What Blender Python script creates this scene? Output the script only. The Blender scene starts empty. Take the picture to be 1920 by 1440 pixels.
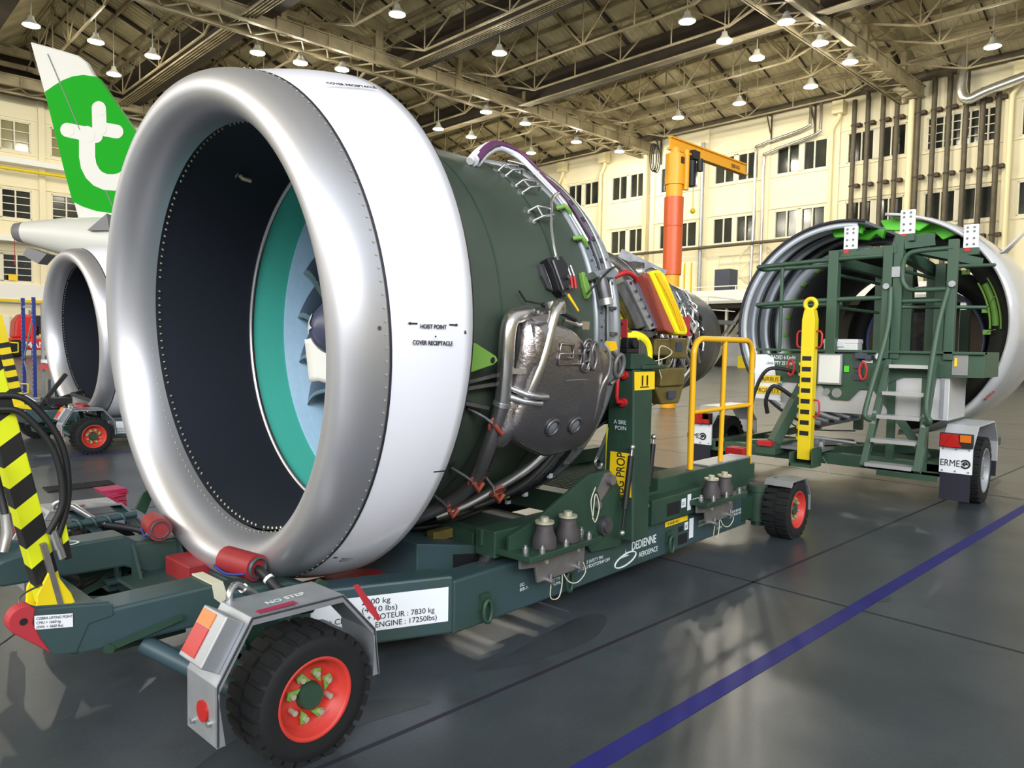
import bpy, math, random
from mathutils import Vector as V, Matrix
random.seed(7)
sc = bpy.context.scene
COL = sc.collection

# ---------------------------------------------------------------- camera
YAW, PITCH, ROLL, FPX = 0.7417277, -0.0542604, 0.0175090, 1384.816
d = V((math.cos(PITCH)*math.cos(YAW), math.cos(PITCH)*math.sin(YAW), math.sin(PITCH)))
r = V((math.sin(YAW), -math.cos(YAW), 0)); u = r.cross(d)
r2 = math.cos(ROLL)*r + math.sin(ROLL)*u; u2 = -math.sin(ROLL)*r + math.cos(ROLL)*u
cam = bpy.data.cameras.new('camera'); camo = bpy.data.objects.new('camera', cam); COL.objects.link(camo)
cam.sensor_width = 36; cam.lens = FPX*36/1920; cam.clip_end = 500; cam.clip_start = .02
camo.matrix_world = Matrix(((r2.x, u2.x, -d.x, -1.71255), (r2.y, u2.y, -d.y, -3.36678), (r2.z, u2.z, -d.z, 1.5), (0, 0, 0, 1)))
sc.camera = camo

# ---------------------------------------------------------------- world, light, exposure
sc.view_settings.view_transform = 'Standard'; sc.view_settings.look = 'None'
sc.view_settings.gamma = 1; sc.view_settings.use_curve_mapping = False
sc.view_settings.exposure = 0.0
w = bpy.data.worlds.new('sky'); sc.world = w; w.use_nodes = True
bg = w.node_tree.nodes['Background']; bg.inputs[0].default_value = (.88, .94, 1, 1); bg.inputs[1].default_value = .85

HA = math.radians(-3.5)
def hh(h, k, z=0):            # hangar frame (h towards the right wall, k towards the left wall) to world
    return V((h*math.cos(HA)-k*math.sin(HA), h*math.sin(HA)+k*math.cos(HA), z))
def area(name, loc, target, sx, sy, power, col=(1, 1, 1)):
    l = bpy.data.lights.new(name, 'AREA'); l.shape = 'RECTANGLE'; l.size = sx; l.size_y = sy; l.energy = power; l.color = col
    o = bpy.data.objects.new(name, l); COL.objects.link(o); o.location = loc
    o.rotation_euler = (V(target)-V(loc)).to_track_quat('-Z', 'Y').to_euler(); return o
# daylight through the high door glazing of the two open sides (behind and right of the photographer)
area('door_daylight', hh(-13, -24, 13), hh(8, 8, 1), 40, 12, 15000, (.93, .96, 1))
area('door_daylight', hh(-24, 18, 15), hh(40, 26, 9), 50, 12, 9000, (1, .95, .84))

# ---------------------------------------------------------------- materials
def lin(c): return tuple((x/12.92 if x <= .04045 else ((x+.055)/1.055)**2.4) for x in c)
def rgb(a, b, c): return lin((a/255, b/255, c/255))
MATS = {}
def mat(name, col, rough=.5, metal=0., noise=0., nscale=8., bump=0., bscale=60., coat=0., col2=None, spec=.5, emit=None):
    m = bpy.data.materials.new(name); m.use_nodes = True; nt = m.node_tree; b = nt.nodes['Principled BSDF']
    b.inputs['Base Color'].default_value = (*col, 1); b.inputs['Roughness'].default_value = rough
    b.inputs['Metallic'].default_value = metal; b.inputs['Coat Weight'].default_value = coat
    b.inputs['Specular IOR Level'].default_value = spec
    if emit: b.inputs['Emission Color'].default_value = (*emit[:3], 1); b.inputs['Emission Strength'].default_value = emit[3]
    if noise or col2 or bump:
        tc = nt.nodes.new('ShaderNodeTexCoord')
    if noise or col2:
        n = nt.nodes.new('ShaderNodeTexNoise'); n.inputs['Scale'].default_value = nscale; n.inputs['Detail'].default_value = 6
        nt.links.new(tc.outputs['Object'], n.inputs['Vector'])
        cr = nt.nodes.new('ShaderNodeValToRGB'); cr.color_ramp.elements[0].position = .35; cr.color_ramp.elements[1].position = .7
        c2 = col2 if col2 else tuple(x*(1-noise) for x in col)
        cr.color_ramp.elements[0].color = (*c2, 1); cr.color_ramp.elements[1].color = (*col, 1)
        nt.links.new(n.outputs['Fac'], cr.inputs['Fac']); nt.links.new(cr.outputs['Color'], b.inputs['Base Color'])
    if bump:
        n2 = nt.nodes.new('ShaderNodeTexNoise'); n2.inputs['Scale'].default_value = bscale; n2.inputs['Detail'].default_value = 4
        nt.links.new(tc.outputs['Object'], n2.inputs['Vector'])
        bn = nt.nodes.new('ShaderNodeBump'); bn.inputs['Strength'].default_value = bump; bn.inputs['Distance'].default_value = .01
        nt.links.new(n2.outputs['Fac'], bn.inputs['Height']); nt.links.new(bn.outputs['Normal'], b.inputs['Normal'])
    MATS[name] = m; return m
mat('lip_metal', (.60, .60, .635), .42, .8)
mat('white_paint', (.80, .80, .86), .3, coat=.3)
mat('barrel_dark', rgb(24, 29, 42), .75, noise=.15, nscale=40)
mat('rivet', rgb(190, 188, 165), .4, .4)
mat('dark_line', rgb(40, 38, 48), .6)
mat('teal', rgb(84, 206, 186), .6, noise=.06, nscale=120)
mat('liner_blue', rgb(160, 196, 224), .5, noise=.06, nscale=30)
mat('red_line', rgb(150, 40, 40), .5)
mat('steel', (.55, .55, .56), .3, .9)
mat('steel_dark', (.2, .2, .21), .4, .8, noise=.4, nscale=14)
mat('blade', rgb(46, 54, 70), .3, .2, coat=.3)
mat('blade_edge', rgb(150, 165, 165), .3, .7)
mat('spinner', rgb(70, 74, 100), .35)
mat('paper', rgb(232, 232, 226), .8)
mat('case_green', rgb(66, 78, 66), .5, noise=.16, nscale=3.0, col2=rgb(56, 68, 58))
mat('flange_grey', rgb(150, 156, 162), .38, .5, noise=.12, nscale=10)
mat('foil', (.33, .30, .30), .24, .9, bump=.25, bscale=60)
mat('pipe_steel', (.62, .6, .58), .25, .95)
mat('pipe_dull', (.22, .21, .21), .35, .8)
mat('black', rgb(24, 24, 27), .5)
mat('rubber', rgb(22, 23, 26), .8, noise=.3, nscale=12)
mat('hose', rgb(28, 28, 30), .55)
mat('lime', rgb(112, 156, 66), .5)
mat('bright_green', rgb(90, 205, 50), .5)
mat('yellow', rgb(235, 208, 20), .5, noise=.1, nscale=5)
mat('fabric_yellow', rgb(238, 226, 20), .65, bump=.3, bscale=14)
mat('flag_yellow', rgb(240, 190, 10), .5)
mat('rail_yellow', rgb(240, 180, 16), .35, coat=.2)
mat('red', rgb(190, 36, 40), .45)
mat('wheel_red', rgb(205, 58, 48), .45, noise=.15, nscale=9)
mat('pad_red', rgb(150, 42, 46), .5, noise=.15, nscale=9)
mat('clay_red', rgb(150, 70, 55), .6)
mat('orange', rgb(225, 95, 35), .35, bump=.3, bscale=9)
mat('crane_yellow', rgb(250, 175, 20), .4)
mat('trolley', rgb(54, 76, 86), .45, noise=.25, nscale=2.2, col2=rgb(50, 70, 62))
mat('cradle', rgb(44, 72, 56), .5, noise=.2, nscale=3.5, col2=rgb(36, 60, 48))
mat('cart_green', rgb(58, 86, 68), .45, noise=.12, nscale=3)
mat('galv', (.42, .44, .47), .45, .6, noise=.18, nscale=9)
mat('bracket', rgb(128, 124, 122), .45, .4, noise=.2, nscale=12)
mat('mount_rubber', rgb(66, 60, 62), .6)
mat('sign_white', rgb(232, 236, 242), .4)
mat('sign_yellow', rgb(244, 205, 30), .45)
mat('ink', rgb(20, 20, 24), .6)
mat('stencil', rgb(215, 225, 225), .6)
mat('brass', rgb(128, 112, 62), .45, .4, noise=.3, nscale=9)
mat('core_dark', (.09, .085, .085), .35, .8, noise=.5, nscale=9)
mat('nozzle', (.16, .16, .17), .38, .8, noise=.2, nscale=5)
mat('mesh_panel', rgb(120, 122, 138), .45, .5, bump=.6, bscale=140)
mat('panel_grey', rgb(150, 150, 150), .4, .5)
mat('purple', rgb(96, 50, 92), .5)
mat('cover_red', rgb(172, 44, 54), .6)
mat('lens_red', rgb(176, 26, 22), .3)
mat('lens_amber', rgb(214, 110, 26), .3)
mat('tail_green', rgb(0, 158, 16), .6, spec=.2)
mat('tail_white', rgb(214, 214, 208), .4)
mat('plane_grey', rgb(120, 120, 124), .5)
mat('wall', rgb(240, 230, 196), .8, noise=.07, nscale=.25)
mat('wall_white', rgb(238, 238, 232), .7)
mat('roof_sheet', rgb(208, 198, 164), .7, noise=.3, nscale=.5, col2=rgb(164, 152, 116))
mat('roof_steel', rgb(168, 156, 122), .6, noise=.3, nscale=.6, col2=rgb(124, 112, 84))
mat('roof_dark', rgb(62, 52, 40), .8, noise=.4, nscale=.8)
mat('siding', rgb(70, 58, 46), .8)
mat('window_glass', rgb(60, 64, 56), .12, noise=.5, nscale=.35, col2=rgb(28, 30, 28))
mat('window_warm', rgb(150, 142, 100), .15, noise=.2, nscale=.4)
mat('frame_cream', rgb(226, 220, 196), .6)
mat('wall_pipe', rgb(92, 84, 66), .6, .2, noise=.35, nscale=2)
mat('cream_pipe', rgb(226, 214, 170), .6)
mat('insulated', (.75, .74, .7), .25, .9, bump=.5, bscale=8)
mat('lamp_shade', rgb(170, 168, 156), .4)
mat('blue', rgb(34, 52, 128), .5)
mat('line_blue', rgb(34, 36, 120), .55, noise=.25, nscale=6)
mat('manlift_red', rgb(212, 36, 30), .4)
mat('cardboard', rgb(134, 112, 88), .8)
mat('crate_grey', rgb(60, 66, 82), .6)
mat('chock', rgb(150, 36, 74), .5)
mat('duct_grey', rgb(150, 155, 162), .42, .35, noise=.1, nscale=4)
mat('duct_light', rgb(196, 202, 210), .4, .3)
mat('cowl_skin', rgb(196, 196, 196), .22, .1, noise=.1, nscale=2, coat=.5)
mat('rim_blue', rgb(90, 104, 170), .5)
mat('inner_black', rgb(22, 24, 22), .7)
mat('alu', (.7, .71, .73), .4, .5, noise=.08, nscale=4)
mat('tape', rgb(206, 204, 180), .7)
mat('mud', rgb(26, 28, 44), .6)
mat('grating', rgb(36, 38, 42), .7)
mat('tread_alu', (.75, .76, .78), .35, .7)
mat('plastic_grey', rgb(214, 216, 218), .5)

def floor_material():
    m = bpy.data.materials.new('concrete'); m.use_nodes = True; nt = m.node_tree; b = nt.nodes['Principled BSDF']
    tc = nt.nodes.new('ShaderNodeTexCoord')
    def noise(s, det=8, ro=.6):
        n = nt.nodes.new('ShaderNodeTexNoise'); n.inputs['Scale'].default_value = s; n.inputs['Detail'].default_value = det
        n.inputs['Roughness'].default_value = ro; nt.links.new(tc.outputs['Object'], n.inputs['Vector']); return n
    def ramp(n, p0, c0, p1, c1):
        cr = nt.nodes.new('ShaderNodeValToRGB'); e = cr.color_ramp.elements
        e[0].position = p0; e[0].color = (*c0, 1); e[1].position = p1; e[1].color = (*c1, 1)
        nt.links.new(n.outputs['Fac'], cr.inputs['Fac']); return cr
    a = ramp(noise(.9), .3, rgb(54, 60, 65), .72, rgb(76, 83, 88))
    s = ramp(noise(2.3, 10, .7), .55, (1, 1, 1), .75, (.72, .7, .66))
    g = ramp(noise(60, 3, .5), .3, (.86, .86, .86), .7, (1.05, 1.05, 1.05))
    mx = nt.nodes.new('ShaderNodeMixRGB'); mx.blend_type = 'MULTIPLY'; mx.inputs[0].default_value = 1
    nt.links.new(a.outputs[0], mx.inputs[1]); nt.links.new(s.outputs[0], mx.inputs[2])
    mx2 = nt.nodes.new('ShaderNodeMixRGB'); mx2.blend_type = 'MULTIPLY'; mx2.inputs[0].default_value = 1
    nt.links.new(mx.outputs[0], mx2.inputs[1]); nt.links.new(g.outputs[0], mx2.inputs[2])
    nt.links.new(mx2.outputs[0], b.inputs['Base Color'])
    rr = ramp(noise(1.6, 8), .3, (.3, .3, .3), .8, (.38, .38, .38))
    nt.links.new(rr.outputs[0], b.inputs['Roughness'])
    b.inputs['Specular IOR Level'].default_value = .5
    MATS['concrete'] = m
floor_material()
def stripe_material():
    m = bpy.data.materials.new('hazard_stripe'); m.use_nodes = True; nt = m.node_tree; b = nt.nodes['Principled BSDF']
    tc = nt.nodes.new('ShaderNodeTexCoord'); mp = nt.nodes.new('ShaderNodeMapping'); mp.inputs['Rotation'].default_value = (0, math.radians(38), 0)
    wv = nt.nodes.new('ShaderNodeTexWave'); wv.inputs['Scale'].default_value = 2.1; wv.bands_direction = 'Z'
    cr = nt.nodes.new('ShaderNodeValToRGB'); cr.color_ramp.interpolation = 'CONSTANT'
    cr.color_ramp.elements[0].color = (*rgb(22, 22, 22), 1); cr.color_ramp.elements[1].position = .5; cr.color_ramp.elements[1].color = (*rgb(214, 222, 20), 1)
    nt.links.new(tc.outputs['Object'], mp.inputs['Vector']); nt.links.new(mp.outputs['Vector'], wv.inputs['Vector'])
    nt.links.new(wv.outputs['Fac'], cr.inputs['Fac']); nt.links.new(cr.outputs['Color'], b.inputs['Base Color'])
    b.inputs['Roughness'].default_value = .45; MATS['hazard_stripe'] = m
stripe_material()
mat('stain', rgb(52, 56, 58), .32, noise=.4, nscale=4, col2=rgb(60, 66, 70))
def tyre_material():
    mat('tyre', rgb(17, 18, 20), .8, noise=.3, nscale=10, bump=.15, bscale=50)
tyre_material()

# ---------------------------------------------------------------- mesh helpers
class B:
    def __init__(s): s.v = []; s.f = []; s.sm = []
    def add(s, vs, fs, smooth=False):
        n = len(s.v); s.v += [tuple(x) for x in vs]
        for f in fs: s.f.append(tuple(i+n for i in f)); s.sm.append(smooth)
        return s
    def box(s, x0, y0, z0, x1, y1, z1):
        vs = [(x, y, z) for x in (x0, x1) for y in (y0, y1) for z in (z0, z1)]
        return s.add(vs, [(0, 1, 3, 2), (4, 6, 7, 5), (0, 4, 5, 1), (2, 3, 7, 6), (0, 2, 6, 4), (1, 5, 7, 3)])
    def cbox(s, c, sx, sy, sz): return s.box(c[0]-sx/2, c[1]-sy/2, c[2]-sz/2, c[0]+sx/2, c[1]+sy/2, c[2]+sz/2)
    def bar(s, p, q, wd, ht, up=(0, 0, 1)):
        p, q = V(p), V(q); a = (q-p).normalized(); up = V(up)
        if abs(a.dot(up)) > .98: up = V((1, 0, 0))
        x = a.cross(up).normalized(); z = x.cross(a)
        vs = [e+x*(i*wd/2)+z*(j*ht/2) for e in (p, q) for i in (-1, 1) for j in (-1, 1)]
        return s.add(vs, [(0, 1, 3, 2), (4, 6, 7, 5), (0, 4, 5, 1), (2, 3, 7, 6), (0, 2, 6, 4), (1, 5, 7, 3)])
    def prism(s, pts, vec):
        vec = V(vec); n = len(pts); vs = [V(p) for p in pts]+[V(p)+vec for p in pts]
        fs = [tuple(range(n))[::-1], tuple(range(n, 2*n))]+[(i, (i+1) % n, n+(i+1) % n, n+i) for i in range(n)]
        return s.add(vs, fs)
    def tube(s, pts, r, n=10, closed=False, cap=True):
        pts = [V(p) for p in pts]; m = len(pts); rs = r if isinstance(r, (list, tuple)) else [r]*m
        vs = []; prev = None
        for i, p in enumerate(pts):
            a = pts[(i+1) % m] if (closed or i < m-1) else pts[i]
            b = pts[i-1] if (closed or i > 0) else pts[i]
            t = (a-b).normalized()
            if prev is None:
                g = V((0, 0, 1)) if abs(t.z) < .9 else V((1, 0, 0)); x = t.cross(g).normalized()
            else:
                x = prev-t*prev.dot(t)
                x = x.normalized() if x.length > 1e-6 else t.orthogonal().normalized()
            prev = x; y = t.cross(x)
            for k in range(n):
                an = 2*math.pi*k/n; vs.append(p+(x*math.cos(an)+y*math.sin(an))*rs[i])
        fs = []
        for i in range(m if closed else m-1):
            j = (i+1) % m
            for k in range(n): fs.append((i*n+k, i*n+(k+1) % n, j*n+(k+1) % n, j*n+k))
        s.add(vs, fs, True)
        if cap and not closed:
            s.add(vs[:n], [tuple(range(n))[::-1]]); s.add(vs[-n:], [tuple(range(n))])
        return s
    def cyl(s, p, q, r0, r1=None, n=24, cap=True):
        return s.tube([p, q], [r0, r0 if r1 is None else r1], n, cap=cap)
    def lathe(s, prof, o=(0, 0, 0), axis=(1, 0, 0), up=(0, 0, 1), n=96, t0=0., t1=360., closed=False, smooth=True):
        "prof: (distance along axis, radius); angle from up, turning towards -(axis x up)"
        o, ax, up = V(o), V(axis).normalized(), V(up); side = up.cross(ax)
        full = abs(t1-t0) >= 359.9; m = n if full else n+1; vs = []
        for i in range(m):
            t = math.radians(t0+(t1-t0)*i/n); e = up*math.cos(t)-side*math.sin(t)
            vs += [o+ax*a+e*rr for a, rr in prof]
        k = len(prof); fs = []; kk = k if closed else k-1
        for i in range(n):
            j = (i+1) % m
            for q in range(kk):
                w_ = (q+1) % k; fs.append((i*k+q, i*k+w_, j*k+w_, j*k+q))
        s.add(vs, fs, smooth)
        if not full and closed:
            s.add(vs[:k], [tuple(range(k))]); s.add(vs[-k:], [tuple(range(k))[::-1]])
        return s
    def grid(s, rows, smooth=True):
        k = len(rows[0]); vs = [p for rw in rows for p in rw]
        return s.add(vs, [(i*k+j, i*k+j+1, (i+1)*k+j+1, (i+1)*k+j) for i in range(len(rows)-1) for j in range(k-1)], smooth)
    def disc(s, c, nrm, rad, n=10):
        nrm = V(nrm).normalized(); x = nrm.orthogonal().normalized(); y = nrm.cross(x); c = V(c)
        return s.add([c+(x*math.cos(2*math.pi*i/n)+y*math.sin(2*math.pi*i/n))*rad for i in range(n)], [tuple(range(n))])
    def sph(s, c, rad, n=14, m=8, sc_=(1, 1, 1)):
        rows = [[V(c)+V((rad*sc_[0]*math.sin(math.pi*i/m)*math.cos(2*math.pi*j/n), rad*sc_[1]*math.sin(math.pi*i/m)*math.sin(2*math.pi*j/n), rad*sc_[2]*math.cos(math.pi*i/m))) for j in range(n+1)] for i in range(m+1)]
        return s.grid(rows)
def off_of(T):
    return V(T['_o']) if T is not None and '_o' in T else V((0, 0, 0))
KEEP = ('rivet_row', 'bolt_row', 'clip_row', 'edge_rivets', 'grating_bars', 'post_holes', 'studs', 'rivets', 'tyre', 'marking_arrow', 'stencil', 'gearbox_cover', 'case_seam', 'emblem', 'swirl_logo', 'fan_blade', 'leading_edge', 'swirl_logo', 'green_panel')
def pieces(b):
    "connected pieces of a builder, those whose bounds touch taken together"
    par = list(range(len(b.v)))
    def find(i):
        while par[i] != i: par[i] = par[par[i]]; i = par[i]
        return i
    for f in b.f:
        a = find(f[0])
        for i in f[1:]: par[find(i)] = a
    bx = {}
    for i, v in enumerate(b.v):
        q = bx.setdefault(find(i), [list(v), list(v)])
        for k in range(3): q[0][k] = min(q[0][k], v[k]); q[1][k] = max(q[1][k], v[k])
    ids = list(bx); grp = {i: i for i in ids}
    if len(ids) < 2 or len(ids) > 90: return [b]
    def gf(i):
        while grp[i] != i: i = grp[i]
        return i
    for a in range(len(ids)):
        for c in range(a+1, len(ids)):
            A, C_ = bx[ids[a]], bx[ids[c]]
            if all(A[0][k] <= C_[1][k]+.003 and C_[0][k] <= A[1][k]+.003 for k in range(3)): grp[gf(ids[a])] = gf(ids[c])
    out = {}
    for f, s in zip(b.f, b.sm): out.setdefault(gf(find(f[0])), []).append((f, s))
    if len(out) < 2 or len(out) > 26: return [b]
    res = []
    for fs in out.values():
        nb = B(); mp = {}
        for f, s in fs:
            nf = []
            for i in f:
                if i not in mp: mp[i] = len(nb.v); nb.v.append(b.v[i])
                nf.append(mp[i])
            nb.f.append(tuple(nf)); nb.sm.append(s)
        res.append(nb)
    return res
def part(T, name, b, m, bev=0, label=None, solid=0, kind=None):
    if T is not None and name not in KEEP and len(b.v):
        ps = pieces(b)
        if len(ps) > 1:
            nm = name[:-1] if name.endswith('s') and not name.endswith('ss') else name
            return [part1(T, nm, q, m, bev, label, solid, kind) for q in ps][0]
    return part1(T, name, b, m, bev, label, solid, kind)
def part1(T, name, b, m, bev=0, label=None, solid=0, kind=None):
    me = bpy.data.meshes.new(name); o_ = off_of(T)
    me.from_pydata([tuple(V(v)-o_) for v in b.v], [], b.f); me.update()
    me.polygons.foreach_set('use_smooth', b.sm)
    me.materials.append(MATS[m]); o = bpy.data.objects.new(name, me); COL.objects.link(o)
    if T is not None: o.parent = T; o['_o'] = list(o_)
    if label: o['label'] = label
    if kind: o['kind'] = kind
    if solid:
        md = o.modifiers.new('thickness', 'SOLIDIFY'); md.thickness = solid; md.offset = 0
    if bev:
        md = o.modifiers.new('bevel', 'BEVEL'); md.width = bev; md.segments = 2; md.limit_method = 'ANGLE'
    return o
def thing(name, label, cat, loc=(0, 0, 0), rotz=0, group=None, off=None):
    o = bpy.data.objects.new(name, None); COL.objects.link(o); o.location = loc; o.rotation_euler = (0, 0, rotz)
    o.empty_display_size = .1
    o['label'] = label; o['category'] = cat; o['_o'] = list(off if off is not None else loc)
    if group: o['group'] = group
    return o
def hthing(name, label, cat, h, k, z=0, group=None):     # a thing whose parts are given in hangar coordinates
    return thing(name, label, cat, hh(h, k, z), HA, group, off=(h, k, z))
def single(name, b, m, label, cat, group=None, loc=(0, 0, 0), bev=0, rotz=0, off=None):
    T = part(None, name, B(), m)
    me = bpy.data.meshes.new(name); of = V(off if off is not None else loc)
    me.from_pydata([tuple(V(v)-of) for v in b.v], [], b.f); me.update(); me.polygons.foreach_set('use_smooth', b.sm)
    me.materials.append(MATS[m]); T.data = me; T.location = loc; T.rotation_euler = (0, 0, rotz)
    if bev:
        md = T.modifiers.new('bevel', 'BEVEL'); md.width = bev; md.segments = 2; md.limit_method = 'ANGLE'
    T['label'] = label; T['category'] = cat
    if group: T['group'] = group
    return T
def struct(name, b, m, parent=None):
    o = part(parent, name, b, m)
    if parent is None: o.rotation_euler = (0, 0, HA); o['kind'] = 'structure'
    return o
def text(T, name, s, o, xd, yd, size, m, align='LEFT', ext=.0008, sx=1., bold=0.):
    c = bpy.data.curves.new(name, 'FONT'); c.body = s; c.size = size; c.align_x = align; c.extrude = ext; c.offset = bold
    t = bpy.data.objects.new(name, c); COL.objects.link(t)
    dg = bpy.context.evaluated_depsgraph_get(); me = bpy.data.meshes.new_from_object(t.evaluated_get(dg))
    bpy.data.objects.remove(t); bpy.data.curves.remove(c)
    xd, yd = V(xd).normalized(), V(yd); yd = (yd-xd*yd.dot(xd)).normalized(); nd = xd.cross(yd); of = off_of(T)
    for v in me.vertices:
        q = v.co.copy(); v.co = V(o)+xd*(q.x*sx)+yd*q.y+nd*q.z-of
    me.materials.clear(); me.materials.append(MATS[m]); me.name = name
    ob = bpy.data.objects.new(name, me); COL.objects.link(ob); ob.parent = T; ob['_o'] = list(of); return ob
def arc(c, r, t0, t1, n, e1, e2):
    c, e1, e2 = V(c), V(e1), V(e2)
    return [c+e1*(r*math.cos(math.radians(t0+(t1-t0)*i/n)))+e2*(r*math.sin(math.radians(t0+(t1-t0)*i/n))) for i in range(n+1)]
def curve(pts, n=6):            # Catmull-Rom through the points
    P = [V(p) for p in pts]; out = []
    for i in range(len(P)-1):
        a = P[max(i-1, 0)]; b = P[i]; c = P[i+1]; e = P[min(i+2, len(P)-1)]
        for k in range(n):
            t = k/n; out.append(.5*((2*b)+(c-a)*t+(2*a-5*b+4*c-e)*t*t+(3*b-a-3*c+e)*t**3))
    return out+[P[-1]]
ORD = ['first', 'second', 'third', 'fourth', 'fifth', 'sixth', 'seventh', 'eighth', 'ninth', 'tenth', 'eleventh', 'twelfth', 'thirteenth', 'fourteenth', 'fifteenth', 'sixteenth', 'seventeenth', 'eighteenth', 'nineteenth', 'twentieth', 'twenty-first', 'twenty-second', 'twenty-third', 'twenty-fourth', 'twenty-fifth', 'twenty-sixth', 'twenty-seventh', 'twenty-eighth', 'twenty-ninth', 'thirtieth']
# ================================================================ SETTING
b = B(); b.box(-34, -34, -.3, 54.4, 62.4, 0); fl = struct('floor', b, 'concrete')
def fstrip(nm, h0, k0, h1_, k1, z, m, lab=None):
    b = B(); b.box(h0, k0, .0005, h1_, k1, z); o = part(fl, nm, b, m, label=lab)
for k in (-10.4, -5.8, -1.2, 3.4, 8.0, 12.6, 17.2): fstrip('floor_joint', -30, k-.011, 54, k+.011, .0012, 'dark_line')
for h in (-6.35, -1.74, 2.87, 7.48, 12.1, 16.7, 21.3, 26): fstrip('floor_joint', h-.01, -30, h+.01, 62, .0012, 'dark_line')
fstrip('floor_marking', -20, -1.878, 53, -1.792, .002, 'line_blue', 'wide dark blue floor line')
fstrip('floor_marking', -20, 6.86, 53, 6.92, .002, 'line_blue', 'thin blue floor line under the second trolley')
def stain(pts, z, m):
    P = curve([(x, y, z) for x, y in pts]+[(pts[0][0], pts[0][1], z)], 6)[:-1]
    b = B(); b.add([tuple(p_) for p_ in P], [tuple(range(len(P)))]); o = part(fl, 'floor_stain', b, m); o.rotation_euler = (0, 0, -HA)
stain([(.62, -1.02), (.95, -1.0), (1.5, -.95), (1.62, -1.05), (1.35, -1.18), (1.05, -1.17), (.8, -1.12)], .0009, 'stain')
stain([(-.8, -1.0), (-.4, -.8), (.1, -.9), (.3, -1.1), (-.1, -1.05), (-.5, -1.2)], .0008, 'stain')
stain([(2.95, -2.05), (3.05, -2.0), (3.15, -2.06), (3.05, -2.12)], .0008, 'stain')
# walls: window rows in both
WIN_H = [(10.1, 12.3), (15.05, 17.3)]
KB = [(4.3, 8.5)]+[(9.75, 13.9), (15.15, 19.2), (20.6, 24.65), (26.1, 30.1), (31.6, 35.5), (37, 41), (42.5, 46.5), (47.9, 51.9), (53.3, 57.3)]
HB = [(-9.0, -4.9), (-3.6, .5), (1.8, 5.9), (7.2, 11.35), (12.6, 16.7), (18, 22.1), (23.4, 27.5), (28.8, 32.9), (34.2, 38.3), (39.6, 43.7)]
def wall(name, fixed, a0, a1, rows, bays, along):
    b = B()
    def bx(u0, u1, z0, z1, d0=0, d1=.4):
        if along == 'k': b.box(fixed+d0, u0, z0, fixed+d1, u1, z1)
        else: b.box(u0, fixed+d0, z0, u1, fixed+d1, z1)
    z = 0
    for (z0, z1) in rows:
        bx(a0, a1, z, z0); e = [a0]+[q for p_ in bays for q in p_]+[a1]
        for i in range(0, len(e), 2): bx(e[i], e[i+1], z0, z1)
        bx(a0, a1, z1-.0, z1+.001); z = z1
    bx(a0, a1, z, 19.95)
    for z0 in [q[0]-.12 for q in rows]+[q[1]+.2 for q in rows]: bx(a0, a1, z0-.06, z0+.05, -.1, 0)   # sills and string courses
    for p_ in bays: bx(p_[1]+.45, p_[1]+.85, 0, 19.9, -.22, 0)                                       # pilasters
    return struct(name, b, 'wall')
wall('wall_right', 54, -34, 62.4, WIN_H, KB, 'k')
b = B(); b.box(-34, -14.3, 0, 54, -14, 5.5); struct('wall_front', b, 'wall')  # unseen low wall, added to block low skylight from the cowl's underside
b = B(); b.box(-34.4, -34, 0, -34, 62, 6); struct('wall_back', b, 'wall')  # likewise out of view, added to cut low light from this side
wall('wall_left', 62, -34, 54, [(5.45, 7.55)]+WIN_H, HB[2:6], 'h')
wn = [0]
def window(fixed, a, c, z0, z1, along, glass='window_glass', cols=4, rows=1, centre=True):
    wn[0] += 1; nm = 'window_%d' % wn[0]
    def bx(b, u0, u1, y0, y1, d0, d1):
        if along == 'k': b.box(fixed+d0, u0, y0, fixed+d1, u1, y1)
        else: b.box(u0, fixed+d0, y0, u1, fixed+d1, y1)
    f = B(); t = .11
    bx(f, a, c, z0, z0+t, .02, .18); bx(f, a, c, z1-t, z1, .02, .18); bx(f, a, a+t, z0, z1, .02, .18); bx(f, c-t, c, z0, z1, .02, .18)
    m = (a+c)/2
    if centre: bx(f, m-.22, m+.22, z0, z1, .02, .18)
    for i in range(1, cols):
        u_ = a+(c-a)*i/cols
        if not (centre and abs(u_-m) < .1): bx(f, u_-.05, u_+.05, z0, z1, .03, .14)
    for i in range(1, rows):
        y = z0+(z1-z0)*i/rows; bx(f, a, c, y-.03, y+.03, .05, .14)
    o = struct(nm, f, 'frame_cream'); g = B(); bx(g, a, c, z0, z1, .19, .22); part(o, 'pane', g, glass)
for i, (a, c) in enumerate(KB):
    for z0, z1 in WIN_H:
        top = z0 > 14
        if top and i == 1: window(54, a, c, z0, z1, 'k', 'window_glass', 8, 4, False)
        else: window(54, a, c, z0, z1, 'k')
for i, (a, c) in enumerate(HB[2:6]):
    window(62, a, c, 5.45, 7.55, 'h', 'window_glass', 4, 4); window(62, a, c, 10.1, 12.3, 'h', 'window_glass', 4, 4)
    window(62, a, c, 15.05, 17.3, 'h', 'window_warm', 4, 3)
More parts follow.
